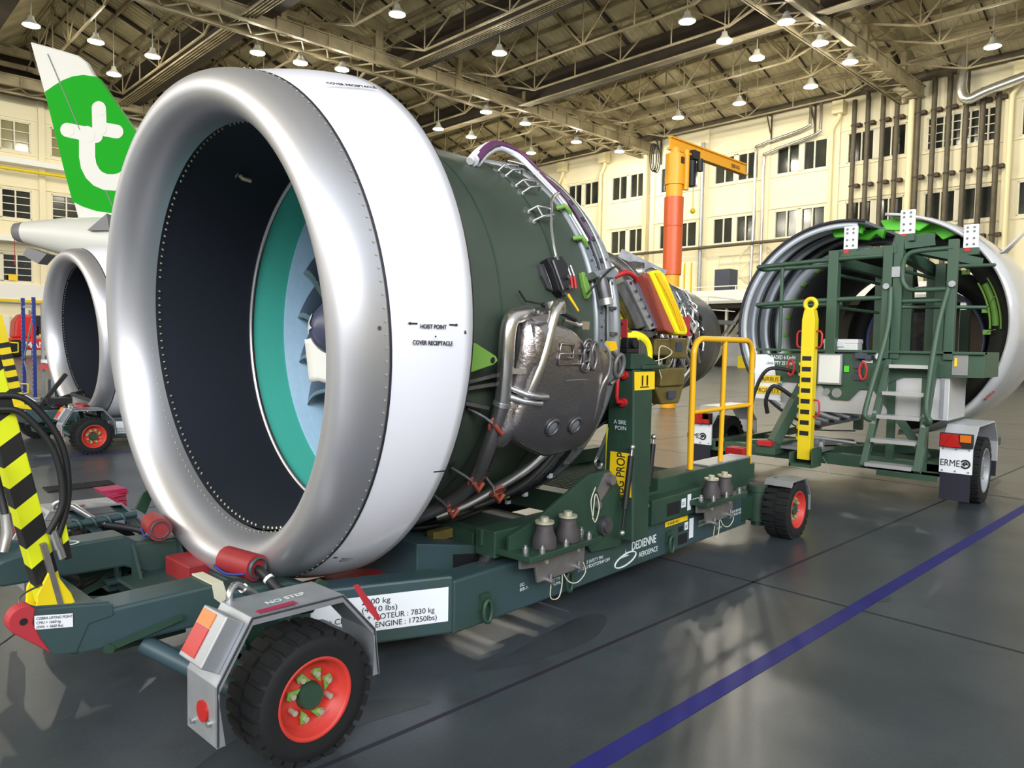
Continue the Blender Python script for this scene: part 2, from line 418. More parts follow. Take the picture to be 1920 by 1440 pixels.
# roof: ridges run along k
ROOF = [(-34, 22.6), (-27.8, 20.3), (-23.4, 22.9), (-13.6, 20.2), (-9.6, 22.8), (-3.3, 20.2), (.7, 22.8), (7.0, 20.2), (11, 22.8), (17.4, 20.2), (21.2, 22.8), (27.7, 20.2), (31.5, 22.9), (38, 20.2), (42, 24.0), (54.4, 19.95)]
b = B()
for (h0, z0), (h1_, z1) in zip(ROOF, ROOF[1:]):
    b.prism([(h0, -8, z0), (h1_, -8, z1), (h1_, -8, z1+.15), (h0, -8, z0+.15)], (0, 70.4, 0))
struct('ceiling', b, 'roof_sheet')
tn = [0]
def trim(b, m):
    tn[0] += 1; return struct('trim_%d' % tn[0], b, m)
def rz(h):
    for (h0, z0), (h1_, z1) in zip(ROOF, ROOF[1:]):
        if h0 <= h <= h1_: return z0+(z1-z0)*(h-h0)/(h1_-h0)
# rafters and purlins hanging under every descending sheet
for (h0, z0), (h1_, z1) in zip(ROOF, ROOF[1:]):
    if z1 < z0 and h1_ > 5:
        b = B()
        n = 3 if h1_ < 50 else 6
        for i in range(n+1):
            t = (i+.35)/(n+.7); h = h0+(h1_-h0)*t; z = z0+(z1-z0)*t
            b.box(h-.07, -8, z-.28, h+.07, 62, z-.02)
        trim(b, 'roof_steel')
        b = B()
        for k in [q*2.75-6.9 for q in range(26)]:
            w_ = .16 if int(round((k+6.9)/2.75)) % 4 == 0 else .06
            b.bar((h0, k, z0-.14), (h1_, k, z1-.14), w_, .22 if w_ > .1 else .12)
        for k in [q*.42-8 for q in range(0)]: pass
        trim(b, 'roof_dark')
        b = B()
        for k in [q*.45-8 for q in range(156)]: b.bar((h0, k, z0-.02), (h1_, k, z1-.02), .10, .05)
        trim(b, 'roof_sheet')
# valley gutters (dark) with bundles of service pipes
for hv in (7.0, 17.4, 27.7, 38.0):
    b = B(); b.box(hv-.45, -8, 19.15, hv+.35, 62, 20.15); b.box(hv-1.3, -8, 20.15, hv-.45, 62, 20.5); trim(b, 'roof_dark')
    b = B()
    for j in range(5): b.cyl((hv-1.5+j*.22, -8, 18.75+.04*j), (hv-1.5+j*.22, 62, 18.75+.04*j), .06, n=6)
    trim(b, 'roof_steel')
# dark siding closing the left gable
b = B(); b.box(-34, 61.75, 19.9, 54, 61.95, 24); 
for i in range(60): b.box(-6+i, 61.65, 19.9, -5.9+i, 61.75, 24)
trim(b, 'siding')
b = B(); b.cyl((-10, 61.3, 19.6), (54, 61.3, 19.6), .3, n=8); b.box(-10, 61.2, 19.0, 54, 61.9, 19.25); trim(b, 'wall_pipe')
# gutter pipe along the right eave
b = B(); b.cyl((53.5, -8, 20.0), (53.5, 62, 20.0), .3, n=10); b.box(53.2, -8, 20.4, 54, 62, 20.6); trim(b, 'wall_pipe')
# main girders along h
for k in (-7.6, 14.3, 36.2, 58.1):
    b = B(); x0, x1 = -30, 53.7
    b.box(x0, k-.22, 18.65, x1, k-.18, 19.35); b.box(x0, k-.32, 18.6, x1, k-.02, 18.68); b.box(x0, k-.32, 19.3, x1, k-.02, 19.38)
    h = x0
    while h < x1: b.box(h-.04, k-.34, 18.66, h+.04, k-.2, 19.34); h += 1.6
    # parallel lattice beam and the laced floor between them
    b.box(x0, k+1.15, 18.45, x1, k+1.35, 18.6); b.box(x0, k+1.2, 18.45, x1, k+1.26, 19.0)
    h = x0
    while h < x1: b.bar((h, k, 18.6), (h+.8, k+1.2, 18.55), .07, .07); b.bar((h+.8, k+1.2, 18.55), (h+1.6, k, 18.6), .07, .07); h += 1.6
    # upper chord, posts and inclined ties
    b.box(x0, k-.15, 20.75, x1, k+.25, 21.2); b.box(x0, k+.9, 20.2, x1, k+1.1, 20.5)
    h = 53.7-3.2
    while h > x0:
        b.box(h-.18, k-.12, 18.6, h+.18, k+.2, 21.0); b.bar((h, k+.1, 21), (h-3.2, k+.1, min(rz(h-3.2), 23)), .16, .16); h -= 6.4
    trim(b, 'roof_steel')
# trusses along k between the girders
for h in (10.4, 15.5, 20.8, 25.6, 31.4, 34.9, 41.8, 45.0, 50.2):
    zt = min(rz(h)-.3, 23.0); b = B(); zb = 18.75
    for k0 in (-7.6, 14.3, 36.2):
        k1 = k0+21.9; ks = [k0+(k1-k0)*i/6 for i in range(7)]
        b.bar((h, k0, zb+1.2), (h, k0+3.65, zb), .1, .1); b.bar((h, k0+3.65, zb), (h, k1-3.65, zb), .1, .1); b.bar((h, k1-3.65, zb), (h, k1, zb+1.2), .1, .1)
        b.bar((h, k0, zt), (h, k1, zt), .14, .14)
        for i in range(1, 6):
            b.bar((h, ks[i], zb), (h, ks[i], zt), .06, .06)
            if i % 2: b.bar((h, ks[i], zb), (h, ks[i]-3.65, zt), .07, .07); b.bar((h, ks[i], zb), (h, ks[i]+3.65, zt), .07, .07)
        b.bar((h, k0, zb+1.2), (h, k0+10.95, zt), .07, .07); b.bar((h, k1, zb+1.2), (h, k0+10.95, zt), .07, .07)
    trim(b, 'roof_steel')
# pendant lamps
LAMPS = [(7.9, 43.9), (11.0, 43.8), (13.3, 48.7), (14.0, 43.7), (18.1, 38.6), (20.6, 38.2), (22.9, 37.3), (20.8, 28.5), (34.8, 42.9), (38.0, 42.7), (34.5, 37.0), (27.8, 28.4), (38.4, 36.9), (44.8, 42.6), (44.8, 37.4), (49.5, 36.6), (44.9, 27.7), (31.6, 18.4), (35.1, 18.3), (45.0, 22.9), (38.5, 18.2), (35.1, 14.8), (45.1, 18.0), (38.9, 14.7), (42.7, 14.6), (45.7, 8.2)]
FILL_W = 1000
for i, (h, k) in enumerate(LAMPS):
    T = hthing('pendant_lamp', 'pale bell-shaped pendant lamp under the roof trusses, %s from the left' % ORD[i], 'lamp', h, k, 18.1, 'pendant lamps under the roof')
    b = B(); b.lathe([(0, .42), (.06, .43), (.14, .3), (.32, .16), (.5, .13), (.52, 0)], (h, k, 18.1), (0, 0, 1), (1, 0, 0), 16); part(T, 'lamp_shade', b, 'lamp_shade', solid=.02)
    b = B(); b.cyl((h, k, 18.6), (h, k, rz(h)), .03, n=6); part(T, 'stem', b, 'lamp_shade')
    l = bpy.data.lights.new('fill_light', 'POINT'); l.energy = FILL_W; l.color = (1, .93, .78); l.shadow_soft_size = .25  # fill light added inside each unlit lamp to brighten walls and roof
    o = bpy.data.objects.new('fill_light', l); COL.objects.link(o); o.parent = T; o.location = (0, 0, -.06)
# vertical rusty pipes on the right wall
for i, (k, z1) in enumerate(((18.56, 19.4), (17.62, 19.9), (16.6, 19.6), (15.68, 18.6), (14.31, 20.2), (13.35, 20.0), (12.44, 20.2), (11.44, 20.0), (10.49, 18.4), (9.63, 18.2))):
    pts = [(53.5, k, 5.1), (53.5, k, z1-.5)]
    if i in (1, 4, 5, 6): pts += [(53.5, k+.1, z1-.1), (53.3, k+.5, z1)] if i != 4 else [(53.5, k-.1, z1-.1), (53.3, k-.5, z1)]
    else: pts += [(53.5, k, z1)]
    T = hthing('wall_pipe', 'rusty brown vertical pipe on the cream wall, %s from the left of ten' % ORD[i], 'pipe', 53.5, k, 5.1, 'rusty vertical pipes on the right wall')
    b = B(); b.tube(pts, .17, 10); part(T, 'pipe', b, 'wall_pipe')
    b = B()
    for z in (9.0, 13.3, 17.6): b.box(53.4, k-.45, z-.12, 53.9, k-.15, z+.12); b.cyl((53.5, k, z-.05), (53.5, k, z+.05), .22, n=10)
    part(T, 'clamp', b, 'siding')
# other wall services
def wpipe(nm, pts, rad, m, lab):
    T = single(nm, B().tube(pts, rad, 10), m, lab, 'pipe', loc=hh(*pts[0]), rotz=HA, off=pts[0]); return T
wpipe('steel_pipe', curve([(53.2, 26.1, 5.8), (53.5, 26.1, 12), (53.5, 26.1, 16.9), (53.5, 25.7, 17.5), (53.5, 22.2, 18.1), (53.5, 21.8, 18.6), (53.5, 21.8, 19.9)], 5), .12, 'pipe_steel', 'shiny stepped steel pipe on the right wall, left one of the pair')
wpipe('steel_pipe', curve([(53.5, 25.4, 5.8), (53.5, 25.4, 12), (53.5, 25.4, 16.2), (53.5, 25.0, 16.8), (53.5, 21.4, 17.5), (53.5, 21.0, 18.1), (53.5, 21.0, 19.9)], 5), .12, 'pipe_steel', 'shiny stepped steel pipe on the right wall, right one of the pair')
wpipe('insulated_duct', curve([(52.6, 11.5, 20.4), (52.6, 11.5, 19.5), (52.6, 11.5, 18.2), (52.6, 11.1, 17.6), (52.6, 10.0, 17.9), (52.6, 7.0, 18.5)], 5), .32, 'insulated', 'fat shiny foil duct bending at the top right of the wall')
wpipe('service_pipe', [(53.2, 60, 9.75), (53.2, 19.6, 9.85)], .13, 'wall_pipe', 'long grey horizontal pipe below the middle windows')
for k, lab in ((47.2, 'cream downpipe with hopper, leftmost on the right wall'), (41.9, 'cream downpipe with hopper left of the crane'), (20.1, 'cream downpipe with hopper left of the rusty pipes'), (8.9, 'cream downpipe at the right edge of the photo')):
    T = hthing('downpipe', lab, 'pipe', 53.4, k, 5.1)
    part(T, 'pipe', B().tube([(53.45, k, 5.1), (53.45, k, 17.6), (53.45, k-.5, 18.4), (53.45, k-.5, 18.7)], .16, 8), 'cream_pipe')
    part(T, 'hopper', B().box(53.0, k-.9, 18.6, 53.7, k-.1, 19.5), 'cream_pipe')
for k, lab in ((36.75, 'tall pale conduit pipe left of the crane column'), (30.9, 'grey conduit right of the orange crane column'), (14.75, 'pale conduit bundle under the right girder end')):
    wpipe('conduit', [(53.5, k, 5.1), (53.5, k, 18.6)], .2 if k != 30.9 else .16, 'cream_pipe' if k != 30.9 else 'galv', lab)
for k, lab in ((35.4, 'dark steel wall bracket above the crane'), (25.1, 'dark steel wall bracket right of the stepped pipes'), (21.6, 'dark steel wall bracket beside the downpipe hopper')):
    b = B(); b.bar((54, k, 19.7), (53, k, 19.7), .1, .1); b.bar((53.9, k, 19.7), (53.9, k, 17.6), .12, .12); b.bar((53.1, k, 19.7), (53.9, k, 18.2), .08, .08)
    single('wall_bracket', b, 'wall_pipe', lab, 'bracket', 'dark wall brackets under the eave', hh(53.9, k, 17.6), rotz=HA, off=(53.9, k, 17.6))
# mezzanine along the right wall
b = B(); b.box(49, 4, 4.85, 54, 61, 5.05); b.box(49, 4, 4.85, 49.15, 61, 5.85); struct('wall_mezzanine', b, 'wall_white')
b = B(); b.box(53.6, 4, 0, 53.9, 61, 4.8); b.box(49.4, 4, 4.5, 53.5, 61, 4.8); trim(b, 'roof_dark')  # shade of the open space under the deck, put in as dark boxes
b = B()
for k in (60, 52, 44, 36, 30.5, 24.4, 18, 10): b.box(49.5, k-.15, 0, 49.8, k+.15, 4.85)
trim(b, 'wall_white')
b = B()
for k in (24.4, 30.5): b.box(49.3, k-.35, 0, 50, k+.35, .9)
trim(b, 'yellow')
b = B()
for k in range(5, 61, 4): b.bar((49.1, k, 5.85), (49.1, k, 6.15), .06, .06)
b.bar((49.1, 4, 6.15), (49.1, 61, 6.15), .07, .07); trim(b, 'wall_white')
b = B(); b.box(53.4, 26, 0, 53.6, 28, 2.6); b.box(53.4, 30.5, 0, 53.6, 33, 3.2); b.box(53.4, 36, 0, 53.6, 38, 2.5); struct('door_1', b, 'wall_white')
b = B(); b.bar((50, 27.5, 0), (53, 25.8, 4.6), .3, .3); b.bar((50, 26.2, 0), (50, 26.2, 4.6), .18, .18); b.bar((52, 29, 0), (52, 26, 4.5), .2, .2); trim(b, 'frame_cream')
window(53.7, 22.3, 25.9, 6.1, 7.9, 'k', 'window_glass', 4, 2)
# left wall extras
b = B(); b.box(-34, 61.0, 14.0, 54, 62, 14.4); b.box(-34, 60.5, 8.3, 54, 62, 8.7); b.box(-34, 61.6, 3.9, 54, 62, 5.3); trim(b, 'wall_white')
b = B()
b.cyl((-10, 61, 13.55), (54, 61, 13.55), .12, n=8); b.box(-10, 61.5, 3.95, 54, 61.7, 4.15); trim(b, 'yellow')
b = B()
for h in (8.6, 9.95, 12.2): b.box(h, 61.85, 0, h+1.15, 62, 2.9)
struct('door_2', b, 'wall_white')
b = B()
for i in range(10): b.box(-34+i*9, 61.9, .1, -33.6+i*9, 62, 3.4)
trim(b, 'panel_grey')

# ================================================================ ENGINE (axis along +X at height AZ)
AZ = 1.564
def cy(x, th, rr):
    t = math.radians(th); return V((x, -rr*math.sin(t), AZ+rr*math.cos(t)))
TL1, TL3 = math.radians(3.84), math.radians(3.75)
def ring_pt(x, rr, th, tilt=TL1, zo=-.033):       # point on the drooped lip plane
    t = math.radians(th); a, c = -rr*math.sin(t), rr*math.cos(t)
    return V((x*math.cos(tilt)-c*math.sin(tilt), a, AZ+zo+x*math.sin(tilt)+c*math.cos(tilt)))
def make_inlet(T, blades=True):
    N = 120
    # polished lip: a half super-ellipse from the outer seam to the inner seam
    pr_ = []
    for i in range(41):
        t = math.pi*i/40; cth, sth = math.cos(t), math.sin(t)
        ro = 1.073+.107*math.copysign(abs(cth)**.9, cth); x = -.205*abs(sth)**.85+.0105*(1-cth)
        pr_.append((x, ro))
    b = B(); rows = [[ring_pt(x, q, 360*j/N) for x, q in pr_] for j in range(N+1)]; b.grid(rows); lip = part(T, 'inlet_lip', b, 'lip_metal')
    # outer cowl between the drooped seam and the upright aft edge
    rows = []
    for j in range(N+1):
        th = 360*j/N; a = ring_pt(.004, 1.181, th); c = cy(.362, th, 1.248); rw = []
        for i in range(9):
            s = i/8; q = a.lerp(c, s); rr = math.hypot(q.y, q.z-AZ); bu = .012*math.sin(math.pi*s); k = (rr+bu)/rr
            rw.append(V((q.x, q.y*k, AZ+(q.z-AZ)*k)))
        rw.append(cy(.362, th, 1.243)); rw.append(cy(.35, th, 1.225)); rows.append(rw)
    b = B(); b.grid(rows); cowl = part(T, 'inlet_cowl', b, 'white_paint')
    b = B(); b.lathe([(.356, 1.245), (.372, 1.245), (.372, 1.2), (.356, 1.2)], (0, 0, AZ), n=N, closed=True); part(T, 'edge_seal', b, 'dark_line')
    b = B(); rows = [[ring_pt(-.004, 1.1822, 360*j/N), ring_pt(.006, 1.184, 360*j/N)] for j in range(N+1)]; b.grid(rows); part(T, 'seam', b, 'dark_line')
    # acoustic barrel
    rows = []
    for j in range(N+1):
        th = 360*j/N; a = ring_pt(.0214, .966, th, TL3, -.024); c = cy(.60, th, 1.0)
        rows.append([a.lerp(c, s/8) for s in range(9)])
    b = B(); b.grid(rows); part(T, 'inlet_barrel', b, 'barrel_dark')
    # rivets inside and outside
    b = B(); n = 150
    for j in range(n):
        if j % 15 == 14: continue
        th = 360*j/n
        p0, p1 = ring_pt(.04, .9645, th, TL3, -.024), ring_pt(.04, .955, th, TL3, -.024); b.cyl(p0, p1, .0055, .004, 7)
    part(T, 'rivet_row', b, 'rivet')
    b = B()
    for j in range(n):
        th = 360*j/n; p0 = ring_pt(-.012, .9685, th, TL3, -.024); b.sph(p0, .0035, 6, 4)
        p1 = ring_pt(-.018, 1.1835, th-1); b.cyl(p1, p1+(p1-V((p1.x, 0, AZ))).normalized()*.0016, .005, .0045, 7)
    part(T, 'rivet_row', b, 'rivet')
    b = B(); q0, q1 = cy(.29, -31.76, .985), cy(.34, -31, .94)
    b.tube([q0, cy(.30, -31.6, .955), q1], [.016, .013, .012], 8); b.cyl(cy(.28, -31.76, 1.0), cy(.29, -31.76, .98), .03); part(T, 'temperature_probe', b, 'rivet')
    return lip, cowl
ENG = thing('jet_engine', 'large jet engine with silver intake lip on the green transport stand in front', 'jet engine', (0, 0, .42))
make_inlet(ENG)
b = B(); b.disc(cy(.325, 91, 1.245), (0, -1, 0), .008); b.disc(ring_pt(-.045, 1.179, 89), (-.1, -1, 0), .009, 14); part(ENG, 'hoist_point_plug', b, 'steel_dark')
# lower split line of the cowl
b = B(); b.grid([[cy(.0+.362*i/12, 118.5+dt, 1.1815+.0665*(i/12)+.0125*math.sin(math.pi*i/12)+.0012) for i in range(13)] for dt in (0, .35)]); part(ENG, 'split_line', b, 'dark_line')
# markings on the cowl
def cowl_text(s, x, th, size, bold=0., al='CENTER'):
    t = math.radians(th); rr = 1.1835+.0665*(x/.362)+.0125*math.sin(math.pi*min(max(x/.362, 0), 1))+.003
    o = cy(x, th, rr); sl = V((1, -.19*math.sin(t), .19*math.cos(t)))
    text(ENG, 'marking', s, o, sl, (0, math.cos(t), math.sin(t)), size, 'ink', al, sx=.85, bold=bold)
cowl_text('HOIST POINT', .170, 90.5, .0225, .0004); cowl_text('COVER RECEPTACLE', .170, 93.4, .0225, .0004)
cowl_text('COVER RECEPTACLE', .17, 34.5, .03); cowl_text('WARNING\nNO STEP\nOIL INLET', .16, 146, .014); cowl_text('-', .10, 146, .06, .003)
b = B()
for x, sg in ((.085, -1), (.262, 1)):
    q = cy(x, 89.7, 1.1835+.0665*(x/.362)+.0125*math.sin(math.pi*x/.362)+.002); e = V((1, -.19, 0)).normalized()*sg; z = V((0, 0, 1))
    for P in ([q-e*.02-z*.0028, q+e*.01-z*.0028, q+e*.01+z*.0028, q-e*.02+z*.0028], [q+e*.01-z*.0065, q+e*.022, q+e*.01+z*.0065]): b.add(P, [tuple(range(len(P)))])
q = cy(.17, 91.9, 1.2435); b.disc(q, (-.19, -1, 0), .004)
part(ENG, 'marking_arrow', b, 'ink')
# fan duct liners
def tube_ring(nm, prof, m, n=110): b = B(); b.lathe(prof, (0, 0, AZ), n=n); return part(ENG, nm, b, m)
tube_ring('duct_ring', [(.598, .999), (.604, .985), (.616, .985), (.62, 1.004)], 'steel')
tube_ring('seal_line', [(.622, 1.004), (.632, 1.006)], 'red_line')
tube_ring('abradable_liner', [(.632, 1.005), (.74, 1.011), (.848, 1.014)], 'teal')
tube_ring('fan_case_liner', [(.848, 1.014), (.85, 1.006), (.894, 1.008), (.896, 1.002), (.93, 1.004), (.932, .998), (1.48, .99)], 'liner_blue')
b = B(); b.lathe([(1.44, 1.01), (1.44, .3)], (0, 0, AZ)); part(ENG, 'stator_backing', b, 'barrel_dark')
for j in range(21):
    th0 = -87.7+360*j/21; rows_f = []; rows_b = []; edge = []; back = []
    for i in range(15):
        s = i/14; rr = .30+(.985-.30)*s
        xl = .945-.05*math.sin(math.pi*s*.9)+.0*s; ch = .22-.045*s; sw = 9+5*s
        tl = th0-5*math.sin(2*math.pi*s*.85)*(1-s*.35)+2.2*s-2.2
        pl = []; ml = []
        for c in range(7):
            q = c/6; tw = tl+sw*q*(.75+.5*s)+2.5*math.sin(math.pi*q)
            pl.append(cy(xl+ch*q, tw, rr)); ml.append(cy(xl+ch*q+.006, tw-.35, rr))
        rows_f.append(pl); rows_b.append(ml); edge.append((pl[0], cy(xl+.028, tl+sw*.13*(.75+.5*s)+.8, rr)))
    b = B(); b.grid(rows_f); b.grid(rows_b)
    b.grid([[rows_f[-1][c], rows_b[-1][c]] for c in range(7)]); b.grid([[rows_f[i][0], rows_b[i][0]] for i in range(15)])
    fb = part(ENG, 'fan_blade', b, 'blade')
    b = B(); b.grid([[p0+V((-.003, 0, 0)), p1+V((-.004, 0, 0))] for p0, p1 in edge]); b.grid([[p0+V((-.003, 0, 0)), p0+V((.008, 0, 0))] for p0, p1 in edge])
    part(fb, 'leading_edge', b, 'blade_edge')
b = B(); b.lathe([(.425, 0), (.43, .04), (.455, .09), (.54, .165), (.70, .24), (.9, .295), (.98, .31), (1.2, .33)], (0, 0, AZ), n=64); sp = part(ENG, 'spinner', b, 'spinner')
def spin_r(x):
    P = [(.425, 0), (.43, .04), (.455, .09), (.54, .165), (.70, .24), (.9, .295), (.98, .31)]
    for (x0, r0), (x1, r1) in zip(P, P[1:]):
        if x <= x1: return r0+(r1-r0)*(x-x0)/(x1-x0)
b = B(); rows = []
for i in range(17):
    s = i/16; x = .4255+.045*s; wd = 48*math.sin(math.pi*s)**.6*(1-.3*s)+.5; c0 = -85+25*s
    rows.append([cy(x-.006, c0+wd*(k/4-.5)*2, spin_r(x)+.003) for k in range(5)])
b.grid(rows); part(sp, 'swirl_mark', b, 'white_paint')
# white protective sheet hung below the spinner
b = B(); rows = []
for i in range(9):
    s = i/8; rows.append([V((.455+.03*k/5*3+.03*s, .13-.3*k/5, AZ-.06-.23*s+.01*math.sin(k*1.7))) for k in range(6)])
b.grid(rows); pp = part(ENG, 'protective_sheet', b, 'paper', solid=.004)
# fan case body
b = B(); b.lathe([(.36, 1.02), (.40, 1.03), (.60, 1.032), (.61, 1.034), (.74, 1.034), (.75, 1.031), (1.40, 1.030), (1.47, 1.032)], (0, 0, AZ), n=128)
part(ENG, 'fan_case', b, 'case_green')
b = B()
for x in (.76, 1.2): b.lathe([(x, 1.0325), (x+.006, 1.0335), (x+.012, 1.0325)], (0, 0, AZ), n=128)
part(ENG, 'case_seam', b, 'cradle')
b = B(); b.lathe([(1.47, 1.03), (1.47, 1.055), (1.485, 1.056), (1.50, 1.043), (1.555, 1.043), (1.555, 1.060), (1.57, 1.062), (1.58, 1.047), (1.655, 1.04), (1.66, 1.052), (1.70, 1.048), (1.705, 1.02), (1.705, .9)], (0, 0, AZ), n=128)
flg = part(ENG, 'rear_flange', b, 'flange_grey')
b = B()
for j in range(90): b.cyl(cy(1.522, j*4, 1.044), cy(1.522, j*4, 1.05), .006, n=6); b.cyl(cy(1.553, j*4+2, 1.052), cy(1.547, j*4+2, 1.052), .005, n=6)
part(flg, 'bolt_row', b, 'steel_dark')
b = B()
for j in range(48):
    t = j*7.5; b.bar(cy(1.60, t, 1.046), cy(1.64, t, 1.055), .016, .02); b.cyl(cy(1.635, t, 1.045), cy(1.635, t, 1.066), .009, n=6)
part(flg, 'clip_row', b, 'steel_dark')
# harness round the flange
def ring_tube(T, nm, x, rr, t0, t1, rad, m, n=60, wob=0): b = B(); b.tube([cy(x+wob*math.sin(i*1.3), t0+(t1-t0)*i/n, rr) for i in range(n+1)], rad, 8); return part(T, nm, b, m)
ring_tube(ENG, 'harness', 1.535, 1.066, 20, 168, .007, 'hose', wob=.004); ring_tube(ENG, 'harness', 1.595, 1.075, 15, 80, .009, 'steel')
ring_tube(ENG, 'harness', 1.49, 1.075, 96, 172, .007, 'hose', wob=.006)
b = B()
for t in (104, 121, 138, 150, 158): b.cbox(cy(1.50, t, 1.085), .03, .02, .025)
part(ENG, 'blue_clip', b, 'duct_light', label='pale blue harness clips')
for t in (50.8, 62.3, 96.5, 126):
    b = B(); b.tube([cy(1.43, t-1.2, 1.04), cy(1.46, t-.6, 1.075), cy(1.48, t+.4, 1.07), cy(1.5, t+1.2, 1.055)], .014, 8); part(ENG, 'harness_bracket', b, 'lime', label='lime green harness bracket')
# white and purple loom arched over the top
for dx, m, rad, r0 in ((0, 'white_paint', .02, 1.075), (.02, 'purple', .016, 1.09), (.035, 'plastic_grey', .014, 1.07), (-.02, 'plastic_grey', .014, 1.07)):
    pts = curve([cy(.99+dx, 34, r0-.02), cy(1.1+dx, 30, r0+.03), cy(1.25+dx, 26.5, r0+.06), cy(1.42+dx, 28, r0+.045), cy(1.46+dx, 36, r0+.01), cy(1.50+dx, 48, r0-.01), cy(1.53+dx, 62, r0-.015)], 6)
    b = B(); b.tube(pts, [rad*(1.5 if i < 8 else max(.36, 1.5-.075*(i-8))) for i in range(len(pts))], 8); part(ENG, 'wiring_loom', b, m)
# open hook brackets on the case
for x, t in ((1.26, 34), (1.26, 43), (1.2, 55)):
    b = B()
    for dt in (-1.8, 1.8):
        b.tube([cy(x-.04, t+dt, 1.03), cy(x-.01, t+dt, 1.075), cy(x+.07, t+dt*.6, 1.09), cy(x+.09, t+dt*.6, 1.06)], .008, 6)
        b.cyl(cy(x-.05, t+dt, 1.028), cy(x-.05, t+dt, 1.036), .024, n=14)
    b.tube([cy(x-.01, t-1.8, 1.075), cy(x-.01, t+1.8, 1.075)], .007, 6); part(ENG, 'hook_bracket', b, 'steel')
# braided cable down to the black sensor unit
b = B(); b.tube(curve([cy(1.5, 44, 1.08), cy(1.33, 50, 1.10), cy(1.28, 54, 1.09), cy(1.22, 60, 1.075), cy(1.18, 66, 1.075), cy(1.17, 70, 1.075)], 6), .008, 8); part(ENG, 'braided_cable', b, 'steel')
def on_case(pts, r0, r1):      # plate between radii following (x, theta) outline
    b = B(); n = len(pts); vs = [cy(x, t, r0) for x, t in pts]+[cy(x, t, r1) for x, t in pts]
    b.add(vs, [tuple(range(n))[::-1], tuple(range(n, 2*n))]+[(i, (i+1) % n, n+(i+1) % n, n+i) for i in range(n)]); return b
b = on_case([(1.085, 70.6), (1.21, 69.4), (1.245, 72), (1.215, 79.6), (1.17, 80.6), (1.135, 79.2), (1.11, 74)], 1.03, 1.085); su = part(ENG, 'sensor_unit', b, 'black', bev=.006)
b = on_case([(1.055, 72), (1.09, 71.4), (1.115, 76.4), (1.125, 79), (1.09, 78.4), (1.06, 75)], 1.03, 1.05); part(su, 'gasket', b, 'steel_dark')
b = B(); b.tube([cy(1.115, 71.3, 1.09), cy(1.155, 79, 1.09)], .007, 8); b.cyl(cy(1.17, 69.6, 1.07), cy(1.17, 70.8, 1.07), .018, n=12)
for x, t in ((1.2, 78.2), (1.205, 75.5), (1.165, 80.2)): b.cyl(cy(x, t, 1.08), cy(x, t, 1.1), .011, n=10)
part(su, 'fitting', b, 'steel_dark')
for x in (1.255, 1.285):
    b = B(); b.tube([cy(x-.005, 71.5, 1.07), cy(x, 74.5, 1.075)], .006, 8); part(ENG, 'pin', b, 'steel')
    b = B(); b.tube([cy(x, 74.5, 1.075), cy(x+.003, 78, 1.07)], .0075, 8); part(ENG, 'pin_sleeve', b, 'red', label='red pin sleeve')
b = on_case([(1.18, 79.3), (1.205, 79.0), (1.285, 84.0), (1.278, 84.4)], 1.075, 1.079); part(ENG, 'warning_flag', b, 'flag_yellow', label='small yellow warning flag')
# starter cylinder with mount on the flange
b = B(); b.cyl(cy(1.475, 74.2, 1.10), cy(1.497, 81.5, 1.10), .034, n=20); cyl_ = part(ENG, 'actuator_cylinder', b, 'steel_dark')
b = B(); b.cyl(cy(1.493, 80.4, 1.10), cy(1.497, 82.2, 1.10), .037, n=20); part(cyl_, 'end_cap', b, 'steel')
b = on_case([(1.40, 73.4), (1.60, 71.4), (1.64, 73), (1.58, 74.6), (1.43, 75)], 1.05, 1.12); part(ENG, 'actuator_mount', b, 'flange_grey', bev=.005)
b = on_case([(1.385, 72.5), (1.41, 72.4), (1.43, 76), (1.44, 78.6), (1.40, 80.4), (1.385, 77)], 1.03, 1.06); part(ENG, 'actuator_bracket', b, 'lime', bev=.006, label='lime green bracket')
b = B(); b.tube(curve([cy(1.36, 79.5, 1.08), cy(1.42, 76, 1.13), cy(1.52, 73, 1.14), cy(1.62, 71, 1.11)], 5), .006, 6); part(ENG, 'harness', b, 'hose')
# lime lug and clips under the cowl edge
b = on_case([(.42, 93.6), (.49, 93.2), (.62, 96.0), (.635, 97.0), (.61, 97.9), (.44, 100)], 1.12, 1.14)
b.v = [tuple(V(p)) for p in b.v]; lug = part(ENG, 'cowl_lug', b, 'lime', bev=.004, label='lime green triangular lug')
b = B(); b.disc(cy(.60, 96.9, 1.1405), (0, -1, -.1), .014, 16); part(lug, 'lug_hole', b, 'black')
b = B(); b.box(.40, -1.14, 1.40, .44, -1.02, 1.50); part(ENG, 'lug_base', b, 'lime')
for t in (46, 56, 82, 108, 128, 143):
    b = on_case([(.365, t), (.40, t+.4), (.385, t+1.6), (.365, t+1.6)], 1.19, 1.20); part(ENG, 'edge_bracket', b, 'lime')
b = B()
for j in range(60): b.cyl(cy(.375, 40+j*1.9, 1.19), cy(.388, 40+j*1.9, 1.19), .004, n=6)
b.tube([cy(.385, 40+i*2, 1.185) for i in range(58)], .004, 6); part(ENG, 'edge_rivets', b, 'rivet')
